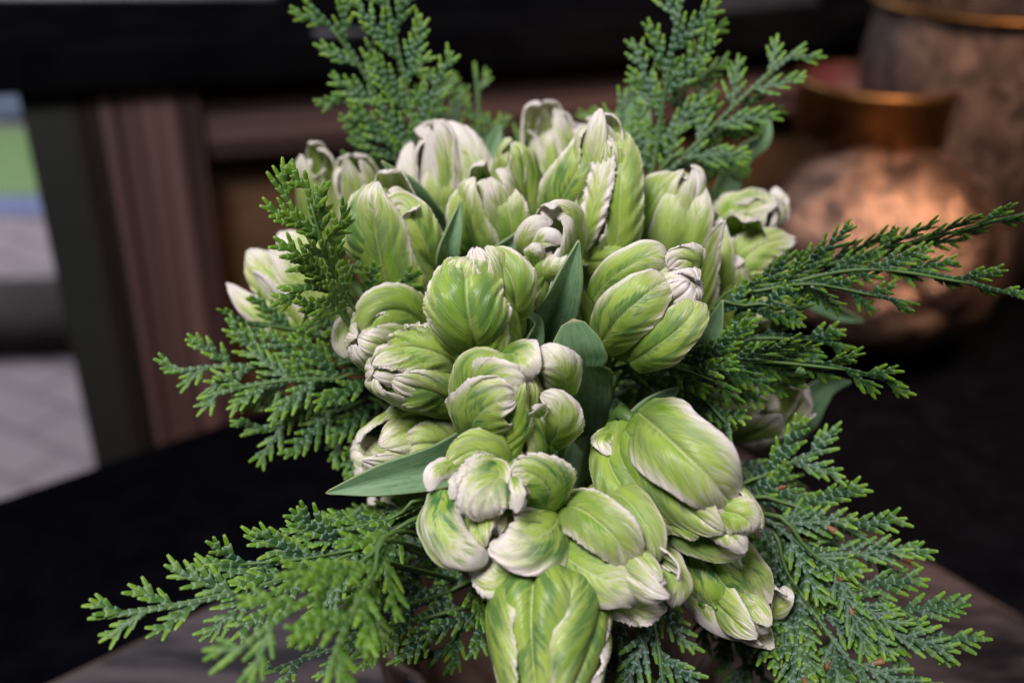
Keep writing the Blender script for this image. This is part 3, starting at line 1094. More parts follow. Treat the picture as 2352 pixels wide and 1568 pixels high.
# 24
t24 = tulip('half open tulip at lower right with pale jagged petal and small white hooks', (1560, 1235), (1760, 1440), 0.412, 0.066, 0.36, seed=24, core=.85, wh=0.36, dk=.9, yl=.6, o=4,
      petals=[G(p=0, h=21.6, w=1.1, o=4, cr=1.2), G(p=95, h=14.4, rl=60, wh=.95, o=6, w=.9), G(p=-70, h=-30, o=14, w=.75, wh=.5), G(p=45, r=.85, h=43.2), G(p=-125), G(p=180, o=14, h=-20)])
# 15
t15 = tulip('plump tulip right of centre with white mouth of curls at its upper right', (1400, 780), (1595, 640), 0.412, 0.058, 0.46, seed=15, core=0.86, wh=0.5, dk=.75, yl=.6,
      petals=[G(p=22, h=57.6, w=1.1, rl=40, rr=10, cr=.8, fr=.7, wh=.5), G(p=-62, h=72, w=.9, rr=90, wh=.62), G(p=100, h=64.8, w=1.0, rl=40), G(p=-130, h=86.4, wh=.8), G(p=60, r=.75, h=100.8, wh=.8, fr=1.5), G(p=-10, r=.7, h=108, wh=.9), G(p=170, h=72, wh=.7)])
# 9 big frilled
t9 = tulip('tall tulip with a long frilled white seam down its front, right of the top', (1385, 615), (1385, 285), 0.45, 0.070, 0.33, seed=9, core=0.9, wh=0.42, dk=.7, yl=.6,
      petals=[G(p=-52, h=21.6, w=.95, rl=15, rr=65, wh=.6, fr=.6, o=2), G(p=52, h=36, w=1.15, rl=-60, rr=10, wh=.5, fr=2.0, r=1.05, Lp=1.03), G(p=0, r=.8, h=43.2, fr=1.2, wh=.2), G(p=120), G(p=-120), G(p=180, fr=1.5, wh=.6)])
# 13
t13 = tulip('small dark green tulip with worm like white curls, left of the upright leaf', (1235, 720), (1265, 510), 0.432, 0.058, 0.33, seed=13, core=0.85, wh=0.46, dk=.8, yl=.2,
      petals=[G(p=-50, h=108, hl=.34, w=.85, rr=90), G(p=50, h=43.2,  w=.9, rl=60, wh=.5, Lp=1.1), G(p=0, r=.95, h=-60, Lp=.72, w=.9, wh=.5), G(p=120, h=86.4, Lp=1.05), G(p=-110, h=108, hl=.3), G(p=180, Lp=1.15, h=86.4,  wh=.7), G(p=20, r=.5, h=100.8, Lp=.85, wh=1.0, w=.6)])
# 16
t16 = tulip('tulip lying left with curled white edge, just above the frilly one', (985, 800), (815, 770), 0.435, 0.060, 0.40, seed=16, core=0.88, wh=0.34, dk=.5, yl=.5,
      petals=[G(p=35, h=79.2,  w=1.1, rl=60, fr=.8), G(p=-60, h=64.8, w=.9, wh=.55), G(p=0, r=.8, h=93.6, wh=.6), G(p=120), G(p=-130, h=79.2), G(p=180)])
# 17
t17 = tulip('frilly tulip pointing left with a comb of raised white fringes', (1065, 870), (865, 850), 0.415, 0.060, 0.40, seed=17, core=0.85, wh=0.40, dk=.7, yl=.7,
      petals=[G(p=48, h=28.8, w=1.1, rr=-40, rl=20, fr=2.2, cr=1.2), G(p=-45, h=43.2, w=1.0, fr=1.6, rr=30, wh=.5), G(p=120), G(p=-120), G(p=0, r=.75, h=43.2, wh=.5), G(p=180)])
# 18
t18 = tulip('pale tulip pointing left below the frilly one, above the long leaf', (1060, 1000), (830, 1045), 0.432, 0.062, 0.38, seed=18, wh=0.36, dk=.35, yl=.9,
      petals=[G(p=50, h=43.2, w=1.0, o=8, wh=.35, Lp=.9), G(p=-40, h=21.6, w=1.0, o=2, wh=.5, rl=60), G(p=10, r=.9, h=36, Lp=.85, wh=.4), G(p=120, h=43.2, o=6), G(p=-110, wh=.7), G(p=180, Lp=.9)])
# 4
t4 = tulip('broad green tulip at upper left crossed by the narrow dark leaf', (945, 690), (885, 425), 0.452, 0.066, 0.42, seed=4, core=0.88, wh=0.26, dk=.7, yl=.5,
      petals=[G(p=-25, h=64.8, w=1.15, rl=10, fr=.9, cr=1.2), G(p=55, h=-110, hl=.16, w=.85, o=8, rl=60, wh=.42, fr=1.2, r=1.05), G(p=120), G(p=-120, wh=.6), G(p=10, r=.8, h=57.6), G(p=180, wh=.5)])
# 6
t6 = tulip('upright bud with white folded tip behind the heart petal tulip', (1150, 620), (1115, 395), 0.468, 0.062, 0.37, seed=6, core=0.9, wh=0.38, dk=.8, yl=.5,
      petals=[G(p=-40, h=79.2, w=1.1, rr=40), G(p=40, h=43.2, w=.95, rl=75, wh=.55), G(p=100, h=57.6), G(p=-115), G(p=0, r=.78, h=57.6), G(p=180)])
# 5
t5 = tulip('almost white tulip at the top left with draped ragged petal', (1045, 570), (1000, 300), 0.495, 0.068, 0.33, seed=5, core=0.8, wh=1.0, dk=.35, yl=.4, fr=.9,
      petals=[G(p=-60, h=7.2, w=.75, o=2, wh=1.1), G(p=0, h=28.8, w=.8, wh=.6, o=1, rl=30, rr=30), G(p=62, h=43.2, w=1.1, rl=-30, o=6, wh=1.2, fr=1.5, Lp=1.05), G(p=130, h=57.6, wh=.9), G(p=-130, wh=.9), G(p=180, h=57.6, Lp=1.05, w=1.1)])
# 7
t7 = tulip('slim green closed bud behind and between the top tulips', (1205, 560), (1165, 335), 0.49, 0.060, 0.32, seed=7, wh=0.16, dk=.3, yl=.3)
# 8
t8 = tulip('topmost tulip, out of focus, with hooked white petal ends', (1275, 510), (1255, 250), 0.525, 0.066, 0.32, seed=8, wh=0.55, dk=.5, yl=.5,
      petals=[G(p=-50, h=-60, w=.9, o=4, wh=.7, Lp=.82), G(p=30, h=43.2, w=.9, Lp=.85, wh=.35), G(p=80, h=21.6, wh=.6, o=4), G(p=-110, h=108,  Lp=1.1, wh=.7), G(p=150, Lp=1.0), G(p=-170, Lp=1.1, wh=.8)])
# 10
t10 = tulip('upright tulip with two pale overlapping folds, right of the frilled one', (1500, 665), (1580, 395), 0.47, 0.066, 0.36, seed=10, core=0.9, wh=0.40, dk=.4, yl=.4,
      petals=[G(p=-45, h=43.2, w=1.1, rr=40, wh=.25), G(p=50, h=43.2, w=.95, rl=80, wh=.5), G(p=0, r=.85, h=36, wh=.4), G(p=120, wh=.5), G(p=-120), G(p=180)])
# 11
t11 = tulip('blurred pale tulip at far right with ruffled end beside the copper vase', (1630, 560), (1775, 470), 0.505, 0.062, 0.36, seed=11, wh=0.28, dk=.25, yl=.5, fr=1.6,
      petals=[G(p=20, h=21.6, w=1.1, wh=.6, Lp=.85), G(p=-60, h=28.8, wh=.4), G(p=85, wh=.5), G(p=0, r=.7, h=64.8, fr=2), G(p=140), G(p=-140)])
# 12
t12 = tulip('open tulip at right with one slim white tipped petal standing up', (1660, 720), (1690, 560), 0.475, 0.060, 0.40, seed=12, wh=0.32, dk=.4, yl=.5, o=10,
      petals=[G(p=-30, h=14.4, w=.62, o=6, wh=.42, Lp=1.35, pt=1.2), G(p=75, h=0, w=.85, o=40, Lp=1.2, fr=1.8, wh=.4), G(p=110, h=7.2, w=.8, o=44, Lp=1.1), G(p=30, h=43.2, o=0, Lp=.8), G(p=-110), G(p=180)])
# 1 far left
t1 = tulip('wide open tulip at the far left with long white pointed petals', (790, 760), (630, 600), 0.485, 0.064, 0.42, seed=1, wh=0.45, dk=.3, yl=.8, o=10, dz=.02,
      petals=[G(p=-62, h=-10, o=14, w=.7, wh=.7, pt=1.3), G(p=-10, h=7.2, o=6, w=.95, wh=.6), G(p=42, h=28.8, o=6, w=.9, wh=.5, rl=60), G(p=80, h=21.6, o=6, w=.9, wh=.5), G(p=-110, o=14), G(p=130), G(p=180)])
# 2
t2 = tulip('blurred pale green tulip behind the upright cypress twig at left', (765, 590), (715, 370), 0.52, 0.064, 0.28, seed=2, wh=0.34, dk=.2, yl=.5,
      petals=[G(p=-60, h=21.6, w=.7, wh=.9, Lp=1.0), G(p=20, h=-90, w=.8, Lp=.95, hl=.1), G(p=75, h=-60, w=.7, Lp=.95), G(p=-20, r=.8, h=21.6, Lp=1.1), G(p=180, Lp=1.15), G(p=130)])
# 3
t3 = tulip('pointed yellow green tulip out of focus behind the broad green one', (870, 590), (800, 375), 0.515, 0.066, 0.30, seed=3, wh=0.34, dk=.3, yl=.9,
      petals=[G(p=-30, h=0, w=.8, wh=.4, pt=1.3, Lp=1.1), G(p=50, h=7.2, w=.9, o=6), G(p=110, o=10), G(p=-120), G(p=180), G(p=0, r=.8)])
# 25
t25 = tulip('brownish pink shaded tulip half hidden under the right hand sprigs', (1700, 975), (1800, 905), 0.490, 0.046, 0.42, seed=25, wh=0.7, dk=.1, yl=.9, o=14,
      petals=[G(p=70, h=0, o=20, w=1.0, fr=1.2, wh=.8), G(p=10, h=0, o=14, w=1.0, wh=.6), G(p=-50, h=7.2, o=8), G(p=130, o=20, w=1.1, wh=.9), G(p=180, o=10), G(p=-110)])
# 26
t26 = tulip('yellow green tulip mostly hidden behind the right sprigs', (1640, 760), (1790, 715), 0.50, 0.060, 0.34, seed=26, wh=0.2, dk=.2, yl=.9)
# 28
t28 = tulip('small pale bud peeping out above the twisted tulip', (1225, 1130), (1185, 1050), 0.42, 0.040, 0.36, seed=28, wh=0.5, dk=.2, yl=.6)
# 29
t29 = tulip('pale ruffled tulip in shade beneath the long left leaf', (1010, 1110), (880, 1165), 0.47, 0.050, 0.36, seed=29, wh=0.6, dk=.1, yl=.5, fr=1.6)
# 30 behind frilled one
t30 = tulip('small pale tulip tip directly behind the frilled white seam', (1350, 470), (1335, 285), 0.53, 0.055, 0.32, seed=30, wh=0.7, dk=.3, yl=.5)
t31 = tulip('pale tulip filling the gap between the curled and plump tulips', (1330, 760), (1290, 640), 0.475, 0.055, 0.36, seed=31, wh=0.3, dk=.6, yl=.3)
t32 = tulip('dim green tulip under the frilled one beside the two fold tulip', (1440, 740), (1470, 590), 0.49, 0.060, 0.36, seed=32, wh=0.3, dk=.6, yl=.3)

# ------------------------------------------------------------------ petals that stand out on single tulips
# heart petal tulip
fp(t14, [(1098, 828, .404), (1083, 760, .387), (1072, 680, .382), (1072, 612, .389), (1085, 582, .401)], 0.0314, 1, arc=66, rl=10, rr=30, fr=.8, wh=.24, dk=.7, yl=.3, cr=.9, base=.35, hook=40)
fp(t14, [(1180, 740, .405), (1180, 660, .392), (1150, 600, .392), (1105, 592, .397)], 0.0180, 2, arc=60, rl=70, rr=10, wh=.45, dk=.5, hook=40)
# centre curled tulip
fp(t19, [(1120, 975, .396), (1088, 905, .385), (1108, 850, .380), (1170, 828, .383)], 0.0198, 104, arc=51, wh=.10, dk=.7, yl=.2, fr=.6, cr=.2)
fp(t19, [(1150, 815, .386), (1180, 815, .374), (1202, 840, .368), (1216, 876, .371)], 0.0175, 105, arc=51, rl=30, rr=10, wh=.85, dk=.8, yl=.3, fr=.6, cr=0, hook=30)
fp(t19, [(1303, 915, .388), (1297, 865, .374), (1270, 826, .369), (1226, 806, .375)], 0.0150, 106, arc=59, rl=50, rr=20, wh=.95, dk=.5, yl=.3, fr=1.2, cr=.1, hook=40)
fp(t19, [(1255, 1030, .394), (1284, 985, .378), (1278, 930, .372), (1238, 908, .374)], 0.0171, 107, arc=57, rl=50, rr=20, wh=.62, dk=.6, yl=.4, fr=1.0, cr=.1, hook=30)
fp(t19, [(1088, 940, .390), (1120, 902, .374), (1165, 886, .367), (1216, 892, .369)], 0.0231, 108, arc=54, rl=-40, rr=50, wh=.60, dk=1.0, yl=.2, fr=.8, cr=.2, hook=60)
fp(t19, [(1078, 1015, .390), (1090, 968, .374), (1130, 928, .366), (1195, 915, .368)], 0.0248, 109, arc=56, rl=-40, rr=40, wh=.50, dk=1.0, yl=.2, fr=1.1, cr=.2, hook=50)
fp(t19, [(1245, 955, .374), (1235, 940, .367), (1222, 934, .367)], 0.0073, 113, arc=46, wh=1.1, dk=0, cr=0, fr=.4, pointy=1.5)
# twisted tulip at the lower left
fp(t20, [(1170, 1115, .390), (1145, 1055, .377), (1085, 1036, .372), (1025, 1070, .374)], 0.0183, 120, arc=51, wh=.12, dk=.5, yl=.9, fr=.7, cr=.4)
fp(t20, [(1045, 1062, .374), (1002, 1085, .367), (984, 1128, .366)], 0.0079, 122, arc=54, wh=1.2, dk=0, cr=0, fr=.5)
fp(t20, [(1064, 1085, .369), (1054, 1115, .362), (1036, 1146, .363)], 0.0076, 123, arc=51, wh=1.3, dk=0, cr=0, fr=.4)
fp(t20, [(1075, 1066, .370), (1128, 1078, .362), (1130, 1112, .359), (1105, 1142, .361)], 0.0110, 124, arc=51, wh=.4, dk=.3, yl=1.2, cr=0, fr=.6)
fp(t20, [(1022, 1125, .368), (1006, 1180, .360), (1032, 1238, .355), (1082, 1276, .355), (1122, 1284, .360)], 0.0151, 125, arc=65, rl=60, rr=60, wh=1.15, dk=1.3, yl=.3, cr=0, fr=.5, base=.75, pointy=.7)
fp(t20, [(1000, 1150, .372), (992, 1200, .366), (1030, 1265, .362), (1100, 1296, .364)], 0.0122, 126, arc=54, wh=.35, dk=1.2, yl=.2, cr=0, fr=.6)
fp(t20, [(1190, 1095, .380), (1162, 1083, .364), (1130, 1118, .355), (1112, 1165, .353), (1118, 1203, .358)], 0.0260, 128, arc=56, rl=20, rr=30, wh=.95, dk=1.1, yl=.6, cr=.3, fr=1.7, hook=40)
fp(t20, [(1245, 1190, .378), (1262, 1135, .364), (1225, 1088, .359), (1172, 1086, .362)], 0.0210, 129, arc=56, rl=-50, rr=20, wh=.4, dk=1.0, yl=.5, cr=.4, fr=1.6)
fp(t20, [(1180, 1095, .358), (1190, 1130, .352), (1186, 1178, .353)], 0.0049, 130, arc=54, wh=1.4, dk=0, cr=0, fr=.6)
fp(t20, [(1292, 1160, .386), (1270, 1212, .366), (1212, 1244, .356), (1155, 1242, .355), (1134, 1222, .359)], 0.0267, 131, arc=56, rl=10, rr=30, wh=.78, dk=1.2, yl=.7, cr=.1, fr=.7, hook=50)
fp(t20, [(1200, 1262, .378), (1178, 1306, .366), (1132, 1320, .362), (1080, 1290, .367)], 0.0190, 132, arc=59, rl=60, rr=20, wh=.85, dk=.5, yl=.5, cr=.2, fr=1.9)
# large streaked tulip
fp(t21, [(1462, 945, .398), (1510, 985, .372), (1580, 1050, .361), (1645, 1115, .361), (1690, 1168, .374)], 0.0293, 18, arc=60, rl=0, rr=-8, wh=.62, dk=.6, yl=.9, fr=.5, cr=.8, hook=60, hl=.1)
fp(t21, [(1420, 965, .402), (1395, 1040, .388), (1435, 1125, .378), (1520, 1195, .377), (1560, 1215, .382)], .0175, 19, arc=66, rl=10, rr=60, wh=.22, dk=.5, fr=1.4, yl=.5)
fp(t21, [(1530, 1175, .384), (1580, 1195, .374), (1620, 1205, .372), (1610, 1225, .374)], .014, 20, arc=70, rl=50, rr=50, wh=.5, dk=.1, yl=1, fr=1.5)
fp(t21, [(1630, 1170, .374), (1690, 1180, .366), (1725, 1205, .366), (1720, 1232, .370)], .015, 21, arc=78, rl=50, rr=50, wh=.9, dk=.1, fr=1.0, hook=30)
fp(t21, [(1620, 1200, .378), (1660, 1215, .370), (1690, 1240, .368), (1712, 1268, .370)], .011, 22, arc=78, rl=60, rr=60, wh=1.0, dk=.1, fr=.8)
fp(t21, [(1490, 1150, .396), (1560, 1215, .384), (1640, 1250, .380), (1712, 1272, .383)], .0150, 23, arc=62, wh=.45, dk=.9, yl=.8)
fp(t21, [(1400, 985, .396), (1385, 1010, .388), (1400, 1045, .386)], .0080, 140, arc=60, wh=.8, dk=.1, yl=.9, fr=2.0, cr=0)
# pointed tulip
fp(t22, [(1262, 1160, .390), (1330, 1168, .366), (1400, 1222, .357), (1440, 1275, .359), (1462, 1318, .369)], 0.0189, 24, arc=64, rl=-20, rr=0, wh=.55, dk=.5, yl=.8, fr=1.1, cr=.8, hook=50)
fp(t22, [(1345, 1128, .396), (1425, 1138, .374), (1482, 1205, .365), (1500, 1262, .365), (1502, 1308, .372)], .0135, 25, arc=68, rl=10, rr=20, wh=.35, dk=.4, yl=.9, fr=.6, cr=.2, hook=40)
fp(t22, [(1245, 1225, .386), (1300, 1280, .368), (1375, 1325, .359), (1445, 1352, .358), (1488, 1376, .367)], .0190, 26, arc=70, rl=60, rr=10, wh=.85, dk=1.2, yl=.5, fr=.5, cr=.2, hook=60)
fp(t22, [(1488, 1250, .384), (1532, 1295, .373), (1556, 1350, .369), (1542, 1398, .373)], .0120, 27, arc=70, rl=40, rr=20, wh=.6, dk=.3, yl=.9, fr=.5, hook=25)
fp(t22, [(1370, 1370, .376), (1430, 1390, .372), (1490, 1400, .373), (1530, 1395, .378)], .012, 28, arc=20, rl=-20, rr=-20, wh=.9, dk=.1, fr=2.5)
# plump tulip right of the centre
fp(t15, [(1372, 800, .412), (1420, 735, .390), (1480, 680, .384), (1520, 650, .388), (1545, 640, .396)], 0.0216, 29, arc=66, rr=0, rl=20, wh=.48, dk=.9, yl=.8, fr=.6, cr=.5, hook=40)
fp(t15, [(1362, 690, .414), (1405, 640, .400), (1465, 600, .394), (1515, 585, .395), (1545, 590, .402)], 0.0149, 30, arc=74, rl=10, rr=80, wh=.62, dk=.8, yl=.4, fr=.6, cr=.2, hook=50)
fp(t15, [(1445, 835, .412), (1500, 800, .392), (1560, 755, .385), (1595, 710, .386), (1600, 672, .393)], 0.0183, 31, arc=70, rl=30, rr=20, wh=.34, dk=.8, yl=.6, fr=.7, cr=.7, hook=60)
fp(t15, [(1590, 640, .402), (1592, 605, .393), (1560, 595, .390), (1535, 615, .392)], .013, 32, arc=60, rl=50, rr=0, wh=.8, dk=.6, fr=2.2)
# frilled seam tulip
fp(t9, [(1370, 612, .458), (1415, 560, .441), (1425, 440, .432), (1428, 350, .436), (1415, 288, .448)], .0195, 36, arc=72, rl=-30, rr=10, wh=.30, dk=.6, yl=.5, fr=1.2, cr=.2)
fp(t9, [(1335, 570, .446), (1358, 500, .434), (1380, 400, .431), (1388, 330, .435), (1390, 288, .442)], .0115, 37, arc=35, face=-20, rl=-40, rr=30, wh=1.1, dk=.1, fr=3.2, cr=0)
fp(t9, [(1262, 530, .462), (1290, 460, .444), (1330, 385, .437), (1352, 330, .441), (1358, 298, .448)], .0215, 38, arc=66, rl=0, rr=50, wh=.50, dk=.9, yl=.6, fr=.7, cr=.4)
fp(t9, [(1340, 600, .456), (1385, 600, .444), (1420, 590, .440), (1440, 540, .446)], .016, 39, arc=60, wh=.05, dk=.2, fr=.6)
# frilly tulip pointing left
fp(t17, [(1075, 868, .420), (1030, 825, .402), (965, 800, .397), (910, 800, .401), (885, 820, .410)], 0.0193, 40, arc=66, rl=-20, rr=-40, wh=.34, dk=.5, yl=.9, fr=2.6, cr=.8)
fp(t17, [(1050, 900, .414), (985, 893, .400), (915, 872, .396), (865, 868, .399), (842, 880, .406)], 0.0185, 41, arc=66, rl=20, rr=30, wh=.45, dk=.8, yl=.7, fr=1.7, cr=.5, hook=60)
fp(t17, [(910, 835, .404), (885, 815, .398), (885, 790, .398)], .009, 42, arc=60, wh=1.2, dk=0, fr=1.5, cr=0)
# tulip lying left
fp(t16, [(1010, 790, .444), (950, 725, .424), (890, 712, .416), (850, 750, .416), (845, 800, .424)], 0.0212, 43, arc=68, rl=50, rr=10, wh=.30, dk=.6, yl=.3, fr=1.0, hook=40)
fp(t16, [(845, 700, .440), (800, 745, .428), (790, 790, .426), (812, 830, .430)], .010, 44, arc=74, wh=.9, dk=.2, cr=0, hook=60)
fp(t16, [(905, 700, .438), (860, 715, .430), (835, 745, .428), (835, 765, .430)], .009, 45, arc=74, wh=.8, dk=.2, cr=0, hook=60)
# pale tulip pointing left
fp(t18, [(1065, 985, .436), (1010, 960, .422), (950, 955, .416), (905, 965, .418), (893, 990, .425)], .017, 46, arc=66, rl=20, rr=20, wh=.4, dk=.3, yl=.9, hook=50)
fp(t18, [(1070, 1030, .428), (1010, 1020, .414), (960, 1020, .410), (925, 1030, .416)], .0185, 47, arc=66, rl=0, rr=10, wh=.55, dk=.4, yl=.9, fr=1.5)
fp(t18, [(980, 1060, .430), (900, 1050, .422), (850, 1050, .420), (815, 1035, .424), (800, 1050, .430)], .0165, 48, arc=72, rl=60, rr=10, wh=.9, dk=.1, yl=.9, hook=50)
# broad green tulip at the upper left
fp(t4, [(940, 655, .460), (885, 570, .438), (862, 500, .432), (880, 450, .438), (905, 432, .450)], 0.0294, 49, arc=68, rl=0, rr=10, wh=.20, dk=.9, yl=.5, fr=1.0, cr=1.0, hook=50)
fp(t4, [(1000, 650, .455), (985, 580, .438), (955, 515, .430), (925, 472, .430), (900, 478, .428), (905, 505, .428)], .0175, 50, arc=70, rl=40, rr=10, wh=.42, dk=.8, yl=.5, fr=1.2, cr=.6)
# bud behind the heart petal
fp(t6, [(1165, 610, .468), (1175, 540, .452), (1165, 470, .446), (1150, 420, .452)], .0175, 51, arc=68, rl=60, rr=10, wh=.55, dk=.7, yl=.5, fr=.8, cr=.3, hook=50)
fp(t6, [(1110, 600, .470), (1080, 540, .455), (1075, 470, .448), (1110, 415, .452)], .019, 52, arc=68, rl=10, rr=20, wh=.38, dk=.8, yl=.4, fr=.8, hook=60)
# worm-like curls
fp(t13, [(1205, 600, .432), (1202, 560, .421), (1228, 520, .415), (1270, 508, .417)], .0095, 53, arc=80, rl=40, rr=60, wh=1.1, dk=.2, cr=0, fr=.6)
fp(t13, [(1320, 590, .436), (1312, 530, .424), (1290, 490, .417), (1258, 490, .417), (1258, 505, .416)], .0135, 54, arc=74, rl=40, rr=10, wh=.7, dk=.3, cr=0, fr=.6)
fp(t13, [(1225, 580, .422), (1245, 550, .414), (1270, 545, .412), (1290, 560, .414)], .0075, 55, arc=80, wh=1.3, dk=0, cr=0, fr=.6)
fp(t13, [(1235, 640, .424), (1265, 620, .414), (1285, 590, .412), (1285, 570, .414)], .009, 56, arc=74, wh=.9, dk=0, cr=0, fr=.8)
fp(t13, [(1225, 610, .420), (1228, 580, .413), (1240, 560, .412)], .008, 57, arc=74, wh=.9, dk=0, cr=0, fr=.8)
fp(t13, [(1240, 715, .436), (1205, 665, .424), (1205, 620, .420), (1225, 600, .424)], .016, 58, arc=66, wh=.2, dk=1, yl=.1)
# white tulip top left
fp(t5, [(1090, 540, .505), (1098, 440, .487), (1070, 345, .480), (1010, 305, .481), (952, 298, .486)], .0195, 59, arc=60, rl=-30, rr=40, wh=1.3, dk=.2, fr=1.4, cr=.3)
fp(t5, [(1005, 540, .50), (1012, 470, .484), (1012, 400, .480), (1000, 345, .484)], .0185, 60, arc=66, wh=.66, dk=.2, yl=.9, fr=.6, cr=.3)
fp(t5, [(955, 510, .50), (938, 430, .490), (935, 370, .488), (945, 325, .490)], .011, 61, arc=66, wh=1.2, dk=.1, fr=.6, cr=.2)
# two fold tulip
fp(t10, [(1500, 660, .475), (1530, 560, .455), (1545, 480, .450), (1560, 420, .456)], .017, 62, arc=68, rl=20, rr=60, wh=.45, dk=.4, yl=.4, fr=.6, cr=.3)
fp(t10, [(1570, 660, .470), (1590, 560, .453), (1605, 480, .449), (1610, 420, .454)], .015, 63, arc=72, rl=80, rr=10, wh=.5, dk=.3, yl=.4, fr=.6, cr=.2)
fp(t10, [(1470, 640, .478), (1478, 540, .462), (1510, 450, .456), (1560, 398, .462)], .024, 64, arc=60, rl=0, rr=30, wh=.24, dk=.4, yl=.3, fr=.5, cr=.6)
# open tulip at the right
fp(t12, [(1655, 720, .480), (1655, 640, .460), (1652, 560, .455), (1655, 500, .460)], .0135, 65, arc=70, rl=20, rr=20, wh=.5, dk=.2, yl=.5, fr=.4, cr=.2)
fp(t12, [(1680, 700, .482), (1700, 610, .468), (1760, 560, .466), (1825, 552, .472)], .0195, 66, arc=62, rl=-20, rr=10, wh=.40, dk=.2, yl=.9, fr=2.2, cr=.5)
fp(t12, [(1690, 710, .486), (1730, 650, .478), (1780, 610, .476), (1828, 590, .482)], .017, 67, arc=62, wh=.45, dk=.1, yl=.9, fr=.8, cr=.5)
fp(t11, [(1640, 570, .510), (1690, 510, .496), (1735, 470, .493), (1760, 440, .500)], .026, 68, arc=62, wh=.45, dk=.1, yl=.8, fr=.8)
fp(t11, [(1740, 540, .508), (1775, 500, .500), (1790, 460, .500), (1780, 430, .506)], .012, 69, arc=66, wh=1.0, dk=.1, fr=2.2, cr=.2)
# far left open tulip
fp(t1, [(720, 770, .478), (640, 745, .470), (570, 700, .470), (520, 650, .476)], .0125, 70, arc=66, wh=0.75, dk=0, fr=.4, cr=.2, pointy=1.3)
fp(t1, [(760, 740, .484), (680, 680, .470), (610, 625, .470), (570, 575, .478)], .024, 71, arc=62, wh=0.35, dk=.2, yl=.9, fr=.8, cr=.5)
fp(t1, [(790, 720, .486), (740, 640, .470), (680, 570, .470), (640, 535, .478)], .022, 72, arc=62, rl=50, wh=0.55, dk=0, fr=.6, cr=.5)
# half open tulip lower right
fp(t24, [(1560, 1235, .412), (1620, 1290, .397), (1665, 1345, .393), (1705, 1400, .398)], .0230, 73, arc=60, rl=-20, rr=20, wh=.2, dk=1.1, yl=.4, fr=.8, cr=.9)
fp(t24, [(1640, 1240, .412), (1690, 1280, .398), (1735, 1330, .392), (1768, 1386, .395)], .0150, 141, arc=64, rl=0, rr=20, wh=.42, dk=.9, yl=.8, fr=.6, cr=.2)
fp(t24, [(1560, 1310, .408), (1600, 1370, .398), (1655, 1425, .395), (1708, 1468, .400)], .0120, 74, arc=66, rl=50, rr=0, wh=1.2, dk=.1, yl=.4, fr=.6, cr=.1)
fp(t24, [(1690, 1360, .396), (1700, 1395, .390), (1735, 1430, .389), (1765, 1450, .394)], .012, 75, arc=70, rr=50, wh=.9, dk=.2, fr=1.2, cr=0)
fp(t24, [(1730, 1395, .412), (1775, 1395, .405), (1800, 1368, .402), (1800, 1345, .405)], .0100, 76, arc=66, wh=.8, dk=0, yl=.8, fr=.6, cr=.1)

# ------------------------------------------------------------------ leaves, each on its tulip
leaf(t4, [(1030, 600, .50), (1000, 520, .475), (950, 440, .455), (876, 370, .445)], 0.0165, 1, fold=.25, face=-20, peak=.35)
leaf(t6, [(1020, 640, .46), (1022, 580, .445), (1040, 520, .44), (1058, 463, .44)], 0.0115, 2, fold=.7, face=25, peak=.45)
leaf(t6, [(1110, 650, .47), (1150, 590, .455), (1180, 555, .45), (1205, 525, .45)], 0.016, 3, fold=.5, face=20, peak=.5)
leaf(t13, [(1255, 790, .44), (1270, 730, .425), (1300, 650, .408), (1330, 552, .40)], 0.0185, 4, fold=.55, face=18, peak=.42, wavy=.1)
leaf(t19, [(1345, 1000, .46), (1340, 900, .425), (1325, 810, .402), (1315, 733, .395)], 0.026, 5, fold=.22, face=5, blunt=True, notch=(.72, .22), basew=.5)
leaf(t15, [(1600, 850, .44), (1625, 790, .425), (1645, 740, .42), (1660, 688, .415)], 0.0115, 6, fold=.6, face=-10, peak=.5)
leaf(t18, [(1150, 990, .43), (1030, 1060, .405), (880, 1100, .395), (748, 1132, .392)], 0.0205, 7, fold=.45, face=-8, peak=.35, wavy=.1, basew=.6)
leaf(t17, [(1030, 870, .425), (990, 910, .412), (930, 925, .41), (850, 880, .415)], 0.013, 8, fold=.5, face=70, peak=.5)
leaf(t21, [(1445, 1010, .44), (1480, 960, .43), (1520, 920, .425), (1560, 888, .42)], 0.016, 9, fold=.4, face=15, peak=.35)
leaf(t25, [(1790, 1030, .50), (1840, 950, .50), (1890, 890, .50), (1955, 878, .50)], 0.020, 10, fold=.3, face=30)
leaf(t14, [(1190, 840, .43), (1215, 790, .42), (1225, 740, .415), (1190, 718, .41)], 0.011, 11, fold=.6, face=[60, 40, 60])
leaf(t11, [(1640, 470, .53), (1700, 360, .53), (1750, 320, .535), (1765, 262, .54)], 0.017, 12, fold=.4, face=40, peak=.2)
leaf(t26, [(1800, 640, .53), (1880, 690, .53), (1930, 720, .535), (1985, 738, .54)], 0.012, 13, fold=.4, face=30)
leaf(t9, [(1440, 420, .54), (1445, 340, .545), (1455, 260, .55), (1475, 170, .56)], 0.024, 14, fold=.3, face=10)
leaf(t5, [(1120, 440, .53), (1125, 380, .53), (1135, 330, .53), (1150, 285, .53)], 0.014, 15, fold=.3, face=10)
leaf(t22, [(1300, 1200, .50), (1240, 1120, .49), (1230, 1060, .48), (1290, 1010, .47)], 0.030, 16, fold=.3, face=0)
leaf(t22, [(1420, 1220, .52), (1360, 1150, .50), (1320, 1080, .49), (1310, 1010, .48)], 0.030, 17, fold=.3, face=25)
leaf(t21, [(1420, 1080, .50), (1400, 1010, .49), (1440, 930, .48), (1450, 890, .46)], 0.020, 18, fold=.4, face=-20)
leaf(t28, [(1240, 1180, .45), (1235, 1110, .44), (1225, 1070, .44), (1210, 1035, .44)], 0.010, 19, fold=.3, face=0)
